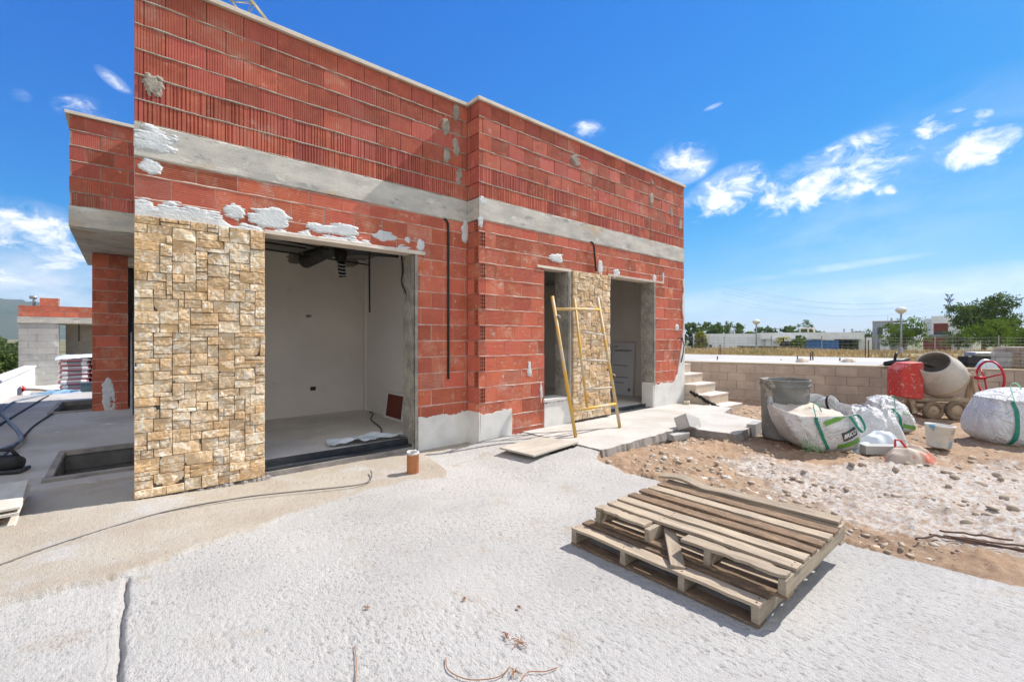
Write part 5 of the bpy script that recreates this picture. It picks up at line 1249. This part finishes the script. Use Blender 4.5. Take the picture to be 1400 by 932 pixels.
FILL = mat('bag_filling', (.60, .54, .46), (.46, .40, .33), 8, .95, .7, 30)
class Bag:
    """bulk bag: superellipse rings leaning as they rise; skin(a, t) is its surface"""
    def __init__(s, rb, rt, h, lean, rim, seed, e=.55, bulge=.12, fold=.02):
        s.rb, s.rt, s.h, s.lean, s.rim, s.seed, s.e, s.bulge, s.fold = rb, rt, h, lean, rim, seed, e, bulge, fold
    def skin(s, a, t, off=0):
        f = 1-(1-min(1, t/.22))**2*.22 if t < .22 else 1
        k = 1+s.bulge*math.sin(math.pi*min(1, t*1.05))
        ex = lambda v_: math.copysign(abs(v_)**s.e, v_)
        w_ = s.fold*(n1d(4+3*math.cos(a)+t*1.3, s.seed)+n1d(4+3*math.sin(a)-t*1.7, s.seed+2)-1)*(.6+t)+s.fold*.5*(abs(n1d(a*2.6+t*2.5, s.seed+5)-.5)*2-.5)*t
        if a < 0: a += 2*math.pi
        R0 = [s.rb[i]+(s.rt[i]-s.rb[i])*t for i in (0, 1)]
        x = (R0[0]*k*f+w_+off)*ex(math.cos(a)); y = (R0[1]*k*f+w_+off)*ex(math.sin(a))
        z = t*(s.h+s.rim[0]*math.cos(a)+s.rim[1]*math.sin(a))*1.0+.012*(n1d(a*2+3, s.seed+8)-.5)*t*3
        return Vector((x+s.lean[0]*t, y+s.lean[1]*t, z))
    def find(s, x, z):
        t = z/s.h
        for _ in range(4):
            lo, hi = -math.pi*.99, -.02
            for _ in range(9):
                a = (lo+hi)/2
                if s.skin(a, t).x < x: lo = a
                else: hi = a
            zz = s.skin(a, t).z; t = max(.02, min(.99, t+(z-zz)/s.h))
        lo, hi = a-.06, a+.06
        for _ in range(8):
            mid = (lo+hi)/2
            if s.skin(mid, t).x < x: lo = mid
            else: hi = mid
        return (lo+hi)/2, t
    def on(s, x, z, off=.006):
        a, t = s.find(x, z); return s.skin(a, t, off)
    def body(s, t_, closed=False):
        b = MB(); b.grid(lambda p_, q_: s.skin(2*math.pi*p_, q_), 72, 26, True)
        if closed:
            n = 72
            def top(p_, q_):
                c = s.skin(2*math.pi*p_, 1); cen = Vector((s.lean[0], s.lean[1], s.h)); r_ = 1-q_
                v_ = cen+(c-cen)*r_; v_.z += closed*math.sin(q_*math.pi/2)+.05*(n1d(p_*14+q_*3, s.seed+7)-.5)*math.sin(q_*math.pi); return v_
            b.grid(top, n, 12, True)
        else:
            def inner(p_, q_):
                c = s.skin(2*math.pi*p_, 1); cen = Vector((s.lean[0], s.lean[1], c.z)); v_ = c+(cen-c)*(.03+.12*q_); v_.z -= .20*q_; return v_
            b.grid(inner, 72, 6, True)
            c_ = MB(); c_.grid(lambda p_, q_: Vector((s.lean[0], s.lean[1], s.h-.10+.05*(n1d(p_*20+q_*4, 3)-.3)+.05*(1-q_)))+Vector((math.cos(6.283*p_)*s.rt[0]*q_, math.sin(6.283*p_)*s.rt[1]*q_, s.rim[1]*math.sin(6.283*p_)*q_)), 40, 10, True)
            c_.build('filling', FILL, t_, smooth=True)
        return b.build('bag_body', BAGM, t_, smooth=True)
    def band(s, path, w_, m, t_, name, off=.006, n=14):
        b = MB(); P = [Vector(p_) for p_ in path]; L = []
        for i in range(len(P)-1):
            for k in range(n): L.append(P[i]+(P[i+1]-P[i])*k/n)
        L.append(P[-1]); vs = []
        for i, c in enumerate(L):
            d = (L[min(i+1, len(L)-1)]-L[max(i-1, 0)]).normalized(); nn = Vector((-d.y, d.x))
            for sg in (-1, 0, 1): vs.append(s.on(c.x+nn.x*w_*.5*sg, c.y+nn.y*w_*.5*sg, off))
        b.add(vs, [(3*i+k, 3*i+k+1, 3*i+4+k, 3*i+3+k)[::-1] for i in range(len(L)-1) for k in (0, 1)])
        return b.build(name, m, t_, smooth=True)
def ribbon(pts, w_, axis, m, t_, name):
    b = MB(); q_ = [Vector(p_) for p_ in pts]; out = []
    for i in range(len(q_)-1):
        p0, p1, p2, p3 = q_[max(i-1, 0)], q_[i], q_[i+1], q_[min(i+2, len(q_)-1)]
        for k in range(7): s = k/7; out.append(.5*((2*p1)+(p2-p0)*s+(2*p0-5*p1+4*p2-p3)*s*s+(3*p1-p0-3*p2+p3)*s**3))
    out.append(q_[-1]); ax = Vector(axis)
    up = Vector((0, -.004, .003)); vs = [p_+ax*w_*sg+up*k for p_ in out for sg, k in ((-.5, 0), (.5, 0), (.5, 1), (-.5, 1))]
    b.add(vs, [(4*i+k, 4*i+(k+1) % 4, 4*i+4+(k+1) % 4, 4*i+4+k) for i in range(len(out)-1) for k in range(4)]); return b.build(name, m, t_)
# main open sack
p = place(1146, 618, -.03); t = thing('bulk_bag', 'open white bulk bag of rubble with green straps and dark logo before the barrel', 'bulk bag', p+uvw(0, .32, 0), YAW)
t.location.z = -.05
B1 = Bag((.33, .30), (.46, .38), .56, (-.12, .05), (.02, .10), 3, fold=.05)
B1.body(t)
B1.band([(-.20, .38), (.12, .50)], .055, GPRINT, t, 'green_stripe'); B1.band([(.0, .08), (.30, .17)], .06, GPRINT, t, 'green_stripe')
B1.band([(-.30, .50), (-.285, .40), (-.20, .2), (-.10, .04)], .035, GSTRAP, t, 'strap', .010)
B1.band([(.03, .21), (.225, .29)], .115, LOGO, t, 'logo', .007)
cu_ = bpy.data.curves.new('lettering', 'FONT'); cu_.body = 'BRICO'; cu_.size = .085; cu_.align_x = 'CENTER'; cu_.align_y = 'CENTER'; cu_.resolution_u = 3; cu_.offset = .0022
fo = bpy.data.objects.new('lettering', cu_); COL.objects.link(fo); bpy.context.view_layer.update()
me = bpy.data.meshes.new_from_object(fo.evaluated_get(bpy.context.evaluated_depsgraph_get())); bpy.data.objects.remove(fo)
for v_ in me.vertices:
    x, y = v_.co.x*.72, v_.co.y; x2 = x*.925-y*.05; y2 = y*.9+x*.38; v_.co = B1.on(.128+x2, .25+y2, .0095)
me.materials.clear(); me.materials.append(WHITE); link('lettering', me, t)
S = lambda x, z, o_=.02: B1.on(x, z, o_)
ribbon([S(.115, .53), S(.13, .45, .03), S(.17, .34, .05), S(.225, .28, .06), S(.27, .32, .06), S(.265, .40, .05), S(.22, .48, .03), S(.16, .54)], .034, (.85, .2, .45), GSTRAP, t, 'strap')
ribbon([S(-.30, .50), S(-.29, .54, .0)+Vector((0, .02, .03)), Vector((-.22, -.18, .60)), Vector((-.12, -.12, .58)), Vector((-.10, -.16, .50))], .035, (.7, .6, .2), GSTRAP, t, 'strap')
# white pail lying in it
t2 = thing('plastic_pail', 'white plastic pail lying on its side on top of the open bulk bag', 'pail', t.location+uvw(.24, .28, .50), YAW)
b = MB(); M_ = Matrix.Rotation(R(70), 4, 'X') @ Matrix.Rotation(R(20), 4, 'Y'); b.lathe([(0, -.13), (.10, -.13), (.12, .12), (.13, .125), (.13, .14), (.118, .14), (.10, -.11), (0, -.11)], 28, M_); b.build('pail', WHITE, t2, smooth=True)
b = MB(); b.lathe([(.1305, .115), (.134, .12), (.134, .145), (.1305, .15)], 28, M_); b.build('rim', BLACK, t2)
# folded empty bag
def heap(w_, d, h, seed, rough=.5, pw_=2.6):
    def fn(s, t_):
        a = 2*math.pi*s; r = t_; ed = .75+.5*n1d(4+2.5*math.cos(a), seed)*1+.0*n1d(a, seed)
        x, y = w_*r*math.cos(a)*ed, d*r*math.sin(a)*ed
        rid = 1-abs(n1d(x*3.2+y*1.5+3, seed+3)-.5)*2; rid2 = 1-abs(n1d(y*4.5-x*2+7, seed+6)-.5)*2; f_ = (1-r**pw_)
        return (x+.03*(n1d(y*9, seed+8)-.5), y, max(0, h*f_*(1-rough+rough*rid*1.15)*(.85+.3*rid2)-.02*r))
    b = MB(); b.grid(fn, 72, 28, True); return b
p = place(1200, 606, -.03); o = heap(.50, .36, .43, 31, .7, 4).build('bulk_bag', BAGM, smooth=True); o.location = (p+uvw(.03, .30, 0)); o.location.z = -.06; o.rotation_euler = (0, 0, YAW+R(-25)); tag(o, 'collapsed empty white bulk bag slumped between the open bag and the striped one', 'bulk bag')
p = place(1236, 590, -.02); t = thing('bulk_bag', 'white bulk bag with dark green straps leaning back next to the mixer wheels', 'bulk bag', p+uvw(.0, .30, 0), YAW+R(-12))
t.location.z = -.05; B3 = Bag((.28, .28), (.22, .20), .42, (.02, .06), (-.02, .05), 13, fold=.06, bulge=.15); B3.body(t, .10)
B3.band([(.06, .12), (.24, .08)], .06, GPRINT, t, 'green_stripe'); B3.band([(.10, .32), (.22, .28)], .05, GPRINT, t, 'green_stripe'); B3.band([(-.04, .40), (.02, .28), (.04, .05)], .035, GSTRAP, t, 'strap', .01)
ribbon([B3.on(-.14, .40, .01), Vector((-.05, -.10, .52)), Vector((.05, -.06, .53)), B3.on(.02, .36, .012)], .035, (.6, .7, .2), GSTRAP, t, 'strap')
p = place(1212, 618, -.03); o = heap(.42, .17, .24, 57, .85, 3.2).build('plastic_sheet', PLASTIC, smooth=True); o.location = p+uvw(.02, .16, 0); o.location.z = -.06; o.rotation_euler = (0, 0, YAW+R(12)); tag(o, 'crumpled milky plastic spilling over the ground beside the open bulk bag', 'plastic sheet')
# right-hand full bag
p = place(1430, 612, -.02); t = thing('bulk_bag', 'full white bulk bag with a teal strap cut by the right edge', 'bulk bag', p+uvw(.05, .38, 0), YAW+R(-14))
t.location.z = -.04; B4 = Bag((.46, .42), (.40, .36), .64, (.05, .05), (.03, .03), 23, fold=.045, bulge=.15); B4.body(t, .10)
B4.band([(-.22, .64), (-.22, .5), (-.27, .25), (-.31, .03)], .045, GSTRAP, t, 'strap', .012); B4.band([(-.12, .26), (.42, .17)], .07, GPRINT, t, 'green_stripe'); B4.band([(-.06, .56), (.30, .52)], .045, GPRINT, t, 'green_stripe'); B4.band([(.06, .40), (.30, .38)], .10, LOGO, t, 'logo', .007)
ribbon([B4.on(-.20, .60, .02), Vector((-.14, -.1, .78)), Vector((-.02, .0, .82)), Vector((.05, .02, .76)), Vector((.02, -.05, .70))], .04, (.6, .6, .3), mat('pale_green_strap', (.22, .50, .32), (.18, .42, .27), 5, .6), t, 'strap')
# bucket, crumpled sack, blocks
BUCK = mat('splashed_white_bucket', (.66, .64, .58), (.54, .51, .45), 5, .6, spots=[((.16, .36, .52), 5.5, .53, .60), ((.45, .39, .32), 4, .6, .7)])
p = place(1295, 612, -.03); t = thing('bucket', 'splashed white and blue plastic bucket standing between the crumpled sack and the mixer', 'bucket', p+uvw(0, .12, 0), YAW); t.location.z = -.05
b = MB(); M_ = Matrix.Rotation(R(4), 4, 'Y'); b.lathe([(0, 0), (.115, 0), (.125, .02), (.148, .27), (.156, .272), (.157, .30), (.148, .302), (.14, .28), (.12, .06), (0, .06)], 32, M_); b.build('pail', BUCK, t, smooth=True)
b = MB(); b.tube([(.155*math.cos(a), .155*math.sin(a), .25-.10*abs(math.sin(a/2+.2))) for a in [R(k) for k in range(-80, 101, 12)]], .004, 6); b.build('handle', STEEL, t)
RAG = mat('faded_red_sack', (.50, .42, .34), (.42, .33, .26), 4, .8, .5, 30, spots=[((.52, .16, .10), 3.2, .52, .62), ((.62, .58, .52), 6, .60, .7)])
p = place(1256, 630, -.02); o = heap(.31, .22, .15, 71, .75, 3.5).build('crumpled_sack', RAG, smooth=True); o.location = p+uvw(.0, .14, 0); o.location.z = -.05; o.rotation_euler = (0, 0, YAW+R(15)); tag(o, 'crumpled faded red and beige sack on the ground in front of the bucket', 'sack')
b = MB(); b.tube([(-.06, .10, .14), (-.03, .12, .22), (.03, .1, .21), (.05, .05, .13)], .012, 8); o2 = b.build('tie', REDP, o)
def hollow_block(name, label, p, rot, cat='concrete block'):
    b = MB(); L, W_, H = .40, .20, .20; t_ = .03
    b.box(-L/2, L/2, -W_/2, -W_/2+t_, 0, H); b.box(-L/2, L/2, W_/2-t_, W_/2, 0, H)
    for x in (-L/2, -.015, L/2-.03): b.box(x, x+.03, -W_/2+t_, W_/2-t_, .0005, H-.0005)
    b.box(-L/2+.03, L/2-.03, -W_/2+t_, W_/2-t_, 0, .02)
    o = b.build(name, BLOCK_L, bevel=.004); o.location = p; o.rotation_euler = rot; tag(o, label, cat); return o
p = place(948, 597, -.03); hollow_block('concrete_block', 'hollow grey concrete block tipped against the edge of the walkway', p+uvw(.0, .10, .07), (R(-28), R(16), YAW+R(40)))
b = MB(); b.box(-.16, .16, -.05, .05, 0, .10, .012); o = b.build('concrete_chunk', BLOCK_L, bevel=.008); p = place(940, 600, -.03); o.location = p+uvw(-.12, .0, -.01); o.rotation_euler = (R(6), 0, YAW+R(30)); tag(o, 'flat broken concrete chunk under the tipped hollow block', 'chunk')
b = MB(); b.box(-.20, .20, -.06, .06, 0, .11, .004); o = b.build('solid_block', BLOCK_L, bevel=.005); p = place(1209, 621, -.03); o.location = p+uvw(0, .07, -.01); o.rotation_euler = (0, 0, YAW+R(-4)); tag(o, 'grey concrete block lying flat between the open bag and the crumpled sack', 'concrete block')
b = MB(); b.box(-.17, .17, -.06, .06, 0, .19, .008); o = b.build('kerb_block', BLOCK_L, bevel=.006); c1_, c2_ = gr(1020, 598, -.03), gr(1041, 586, -.03); o.location = (c1_+c2_)/2; dd = c2_-c1_; o.rotation_euler = (0, 0, math.atan2(dd.y, dd.x)); o.location.z = -.06; tag(o, 'upright concrete kerb block at the corner of the walkway beside the barrel', 'kerb block')
b = MB(); b.box(-.09, .09, -.05, .05, 0, .06, .006); o = b.build('loose_brick', STEPM, bevel=.006); o.location = gr(940, 553, .08)+uvw(.03, .1, .0); o.rotation_euler = (0, 0, R(20)); tag(o, 'single tan brick lying at the foot of the stairs', 'brick')

# ------------------------------------------------------------ concrete mixer
REDM = mat('mixer_red', (.50, .035, .03), (.42, .05, .04), 4, .55, .2, 50, spots=[((.50, .16, .12), 4, .5, .75), ((.50, .42, .35), 24, .57, .70)])
DRUM = mat('cement_crusted_drum', (.50, .465, .41), (.40, .37, .325), 3, .85, .4, 30, spots=[((.34, .30, .25), 2.5, .56, .72), ((.56, .53, .48), 7, .60, .70), ((.40, .16, .11), 2.2, .68, .76)], fine=(60, .16))
CRUST = mat('cement_crusted_frame', (.42, .33, .23), (.34, .26, .18), 5, .95, .6, 40, spots=[((.46, .40, .32), 5, .6, .7)])
mp = gr(1291, 566, 0); mz = dirt_z(mp)
t = thing('concrete_mixer', 'red and cement crusted drum mixer with a hand wheel in front of the retaining wall', 'concrete mixer', (mp.x, mp.y, min(mz, 0)-.01), YAW-R(4))
ax = Vector((-.56, -.42, .58)).normalized(); cen = Vector((.0, .12, .80))
MD = ax.to_track_quat('Z', 'Y').to_matrix().to_4x4(); MD = MD @ Matrix.Scale(1.07, 4); MD.translation = cen
b = MB(); b.lathe([(0, -.44), (.17, -.44), (.20, -.42), (.345, -.16), (.365, -.10), (.37, -.04), (.368, .02), (.345, .12), (.24, .36), (.225, .375), (.212, .37), (.215, .355), (.32, .1), (.33, -.05), (.18, -.40), (0, -.41)], 56, MD); drum = b.build('drum', DRUM, t, smooth=True)
b = MB(); b.lathe([(.367, -.085), (.379, -.08), (.379, -.045), (.369, -.04)], 56, MD); b.build('ring_gear', CRUST, drum)
b = MB()
for k in range(3):
    a = 2.1*k; b.bar(MD @ Vector((.28*math.cos(a), .28*math.sin(a), -.1)), MD @ Vector((.20*math.cos(a+.6), .20*math.sin(a+.6), .22)), .10, .012)
b.build('mixing_blade', CRUST, drum)
b = MB(); pts = [(-.76, .90), (-.62, 1.03), (-.38, 1.05), (-.36, 1.0), (-.36, .40), (-.40, .36), (-.74, .40), (-.76, .43)]
b.plate(pts[::-1], -.02, .34); b.build('motor_box', REDM, t, bevel=.015)
b = MB(); b.tube([(-.36, .16, .82), (-.15, .14, .80)], .06, 12); b.build('pivot', CRUST, t, smooth=True); b = MB(); b.tube([(.28, .14, .80), (.62, .12, .80)], .045, 12); b.build('pivot', CRUST, t, smooth=True)
b = MB()
for k in range(2):
    y = .0 if k == 0 else .30
    b.bar((.60, .12, .86), (.60, y+(.0), .10), .07, .05); b.bar((-.50, .12, .45), (-.50, y, .1), .07, .05)
b.bar((-.52, .12, .36), (.64, .12, .34), .08, .07); b.bar((-.5, -.02, .26), (.62, -.02, .24), .06, .05); b.bar((-.5, .32, .26), (.62, .32, .24), .06, .05)
b.build('frame', CRUST, t, bevel=.006)
b = MB(); b.bar((.60, .12, .34), (.60, .12, .92), .09, .06); b.build('upright', CRUST, t, bevel=.006)
b = MB(); b.tube([(.25, .3, .5), (.6, .24, .62), (.62, .16, .72)], .03, 8); b.build('yoke', REDM, t, smooth=True)
def ring(c, r, tr_, n=40, plane='yz'):
    return [c+Vector((0, r*math.cos(2*math.pi*k/n), r*math.sin(2*math.pi*k/n))) for k in range(n+1)]
hw = Vector((.80, .02, .76)); MW = Matrix.Translation(hw) @ Matrix.Rotation(R(-8), 4, 'Z')
REDW = mat('hand_wheel_red', (.50, .02, .035), (.42, .02, .03), 5, .45)
b = MB(); b.tube([MW @ v_ for v_ in ring(Vector((0, 0, 0)), .31, .02)], .019, 10, cap=False); wheel = b.build('hand_wheel', REDW, t, smooth=True)
for a in (40, 160, 280):
    b = MB(); b.tube([MW @ Vector((-.08, 0, 0)), MW @ Vector((0, .31*math.cos(R(a)), .31*math.sin(R(a))))], .013, 8); b.build('spoke', REDW, wheel, smooth=True)
b = MB(); b.tube([MW @ Vector((-.22, .05, .0)), MW @ Vector((-.06, 0, 0))], .03, 10); b.build('hub', REDW, wheel, smooth=True)
TYRE = mat('dusty_tyre', (.16, .12, .085), (.24, .18, .12), 5, .95, .4, 40)
for k, (x, y, r_) in enumerate(((-.26, -.08, .17), (.10, -.12, .18), (-.26, .42, .17))):
    M_ = Matrix.Translation((x, y, r_)) @ Matrix.Rotation(R(90), 4, 'X') @ Matrix.Rotation(R(0), 4, 'Y')
    b = MB(); b.lathe([(r_*.62, -.035), (r_*.8, -.045), (r_*.97, -.035), (r_, -.01), (r_, .01), (r_*.97, .035), (r_*.8, .045), (r_*.62, .035), (r_*.62, -.035)], 28, M_); wh = b.build('wheel', TYRE, t, smooth=True)
    b = MB(); b.lathe([(0, -.02), (r_*.25, -.035), (r_*.3, -.015), (r_*.6, -.02), (r_*.64, 0), (r_*.6, .02), (0, .02)], 24, M_); b.build('rim', CRUST, wh, smooth=True)
b = MB(); b.tube([(-.26, -.1, .17), (-.26, .42, .17)], .025, 8); b.tube([(.10, -.12, .18), (.10, -.02, .28)], .03, 8); b.build('axle', CRUST, t)
# crumpled foil bags and black tool on the wall behind the mixer
o = heap(.20, .14, .22, 91, .6).build('foil_bag', PLASTIC, smooth=True); p = at(1348, 500, 9.2); o.location = p; o.location.z = .78; o.rotation_euler = (0, 0, YAW); tag(o, 'crumpled silvery plastic bag on the wall between drum and hand wheel', 'plastic bag')
t = thing('power_tool', 'dark power tool lying on the wall behind the red motor box', 'tool', Vector((at(1226, 492, 9.6).x, at(1226, 492, 9.6).y, .79)), YAW)
b = MB(); b.tube([(-.25, 0, .06), (.1, 0, .10), (.26, 0, .16)], [.05, .075, .03], 12); b.build('motor', BLACK, t, smooth=True); b = MB(); b.tube([(-.05, 0, .1), (-.02, 0, .26), (.02, .02, .30)], .025, 8); b.build('handle', BLACK, t, smooth=True)
t = thing('generator', 'small black engine with a grey cover behind the mixer drum', 'engine', Vector((at(1333, 490, 9.6).x, at(1333, 490, 9.6).y, .79)), YAW)
b = MB(); b.box(-.26, .22, -.12, .12, .05, .22, .01); b.build('engine', BLACK, t, bevel=.02); b = MB(); b.box(-.12, .22, -.13, .13, .22, .31, .01); b.build('cover', STEEL, t, bevel=.02); b = MB(); b.box(-.28, .24, -.14, .14, 0, .05); b.build('base', BLACK, t)
for (px, lab) in ((1097, 'pale heap of rubble dropped on the wall edge in the middle'), (1160, 'small pinkish rubble heap on the wall edge right of the stub')):
    p = at(px, 495, 11.4); o = heap(.24, .16, .13, px, .5).build('rubble_heap', STEPM, smooth=False); o.location = (p.x, p.y, .785); tag(o, lab, 'rubble')

# ------------------------------------------------------------ loose steel rods, stones, rubble, twigs
for k, (x0, y0, x1, y1) in enumerate(((1270, 723, 1420, 752), (1290, 725, 1420, 742), (1300, 731, 1430, 760), (1285, 721, 1385, 733), (1252, 741, 1286, 735))):
    a, c = gr(x0, y0, .02), gr(x1, y1, .02); n = 12; pts = []
    for i in range(n+1):
        q_ = a+(c-a)*i/n; q_.z = dirt_z(q_)+.012+.004*k; pts.append(q_)
    zs_ = max(p_.z for p_ in pts); b = MB(); b.tube([Vector((p_.x, p_.y, zs_*.6+p_.z*.4)) for p_ in pts], .007, 6); o = b.build('steel_rod', REBAR, smooth=True)
    tag(o, ['longest rusty steel rod crossing the soil at the right edge', 'rusty rod just behind the longest one at the right edge', 'rusty rod nearest the camera at the right edge', 'thinnest looking rusty rod farthest back in the small bundle', 'short bent rusty rod left of the bundle of rods'][k], 'steel rod', 'rusty rods on the soil')
rng = np.random.default_rng(77)
ROCK = mat('broken_stone', (.46, .38, .29), (.34, .27, .20), 3, .95, .6, 40, .22, [((.55, .52, .47), 2, .5, .65)])
ico = [(-.526, 0, .851), (.526, 0, .851), (-.526, 0, -.851), (.526, 0, -.851), (0, .851, .526), (0, .851, -.526), (0, -.851, .526), (0, -.851, -.526), (.851, .526, 0), (-.851, .526, 0), (.851, -.526, 0), (-.851, -.526, 0)]
icf = [(0, 4, 1), (0, 9, 4), (9, 5, 4), (4, 5, 8), (4, 8, 1), (8, 10, 1), (8, 3, 10), (5, 3, 8), (5, 2, 3), (2, 7, 3), (7, 10, 3), (7, 6, 10), (7, 11, 6), (11, 0, 6), (0, 1, 6), (6, 1, 10), (9, 0, 11), (9, 11, 2), (9, 2, 5), (7, 2, 11)]
ICO = np.array(ico); ICF = np.array(icf)
def stones(pos, size, seed):
    g = np.random.default_rng(seed); n = len(pos); V = ICO[None]*(1+g.uniform(-.28, .28, (n, 12, 1))); V = V*g.uniform(.55, 1.2, (n, 1, 3))*np.array([1, 1, .6]); a = g.random(n)*6.28
    c, s_ = np.cos(a)[:, None], np.sin(a)[:, None]; X = V[..., 0]*c-V[..., 1]*s_; Y = V[..., 0]*s_+V[..., 1]*c; V = np.stack([X, Y, V[..., 2]], -1)*size[:, None, None]+pos[:, None, :]
    return V.reshape(-1, 3), (ICF[None]+np.arange(n)[:, None, None]*12).reshape(-1, 3)
N = 11000; su = 3.75+8.6*rng.random(N)**1.4; sv = -2.2+7.4*rng.random(N)
dn = fbm(su*1.3, sv*1.3, 90, 3)+.35*np.exp(-((su-7.5)/1.6)**2-((sv+.2)/1.0)**2)+.25*np.exp(-((su-4.6)/.7)**2-((sv-2.5)/.8)**2)
ok = (dn+.2*rng.random(N) > .63) & (su > slab_edge(sv)+.02) & ~inpoly(su, sv, WALK) & (wall_side(su, sv) < -.05) & (sv < 5)
su, sv = su[ok], sv[ok]; sz = .006+.038*rng.random(len(su))**3.0; P = np.stack([su, sv, dirt_h(su, sv)-sz*.05], -1)
V, Fc = stones(P, sz, 4); o = np_mesh('rubble', V, Fc, ROCK, uni=3); tag(o, 'scattered small stones and crumbs of mortar on the trampled soil', 'rubble', kind='stuff')
big = [(926, 680, .05), (958, 690, .045), (1010, 652, .05), (1296, 640, .06), (1330, 622, .05), (1180, 632, .07), (1165, 636, .06), (1297, 660, .05), (1362, 640, .06), (1340, 655, .06), (1388, 645, .05), (1310, 632, .045), (832, 634, .045), (1352, 700, .07), (1320, 676, .05), (1385, 690, .07), (1248, 655, .045), (1225, 640, .05), (980, 640, .04), (1140, 690, .035), (1372, 672, .06), (1306, 648, .055)]
for k, (px, py, r_) in enumerate(big):
    p = gr(px, py, 0); V, Fc = stones(np.array([[0, 0, 0.]]), np.array([r_]), 100+k); o = np_mesh('stone', V, Fc, ROCK, uni=3); bv = o.modifiers.new('bevel', 'BEVEL'); bv.width = r_*.12; o.location = (p.x, p.y, dirt_z(p)+r_*.12)
    tag(o, 'fist sized pale broken stone lying in the trampled soil', 'stone', 'larger loose stones on the soil')
TW = mat('dry_twig', (.36, .17, .08), (.28, .14, .07), 5, .9)
for k, (path, lab) in enumerate(((((486, 935), (487, 905), (485, 882)), 'thin straight dry twig at the bottom edge of the concrete'), (((610, 898), (613, 915), (640, 928), (680, 925), (698, 910)), 'curved dry twig left of the reddish sprigs'), (((712, 930), (722, 918), (745, 917), (762, 912)), 'short dry twig right of the reddish sprigs'))):
    cable('dry_twig', [gr(px, py, .006) for px, py in path], .0022, TW, lab, 'twig', n=5)
for k, (px, py, r_, lab) in enumerate(((710, 880, .055, 'largest spiky reddish dry sprig on the concrete'), (692, 870, .03, 'small reddish dry sprig left of the largest one'), (703, 920, .035, 'reddish dry sprig below the largest one'), (710, 832, .022, 'tiny brown sprig above the largest reddish one'), (635, 820, .018, 'tiny brown tuft in the middle of the concrete'), (500, 832, .025, 'small brown tuft left on the concrete slab'))):
    p = gr(px, py, 0); b = MB()
    for i in range(14): a = random.random()*6.28; e = random.uniform(.4, 1); b.tube([(0, 0, .005), (math.cos(a)*r_*.5*e, math.sin(a)*r_*.5*e, .014), (math.cos(a+.2)*r_*e, math.sin(a+.2)*r_*e, .008)], .0016, 4)
    o = b.build('dry_sprig', TW); o.location = p; tag(o, lab, 'sprig')

# ------------------------------------------------------------ air between here and the hills
b = MB(); b.box(-3400, 3400, -3400, 3400, -8, 290); o = b.build('haze', bpy.data.materials.new('air')); tag(o, kind='stuff')
m = o.data.materials[0]; m.use_nodes = True; q = NT(m.node_tree)
v_ = q.n('ShaderNodeVolumePrincipled', {'Color': (.72, .84, 1, 1), 'Density': .00015, 'Anisotropy': .2})
q.L.new(v_.outputs[0], q.n('ShaderNodeOutputMaterial').inputs['Volume'])
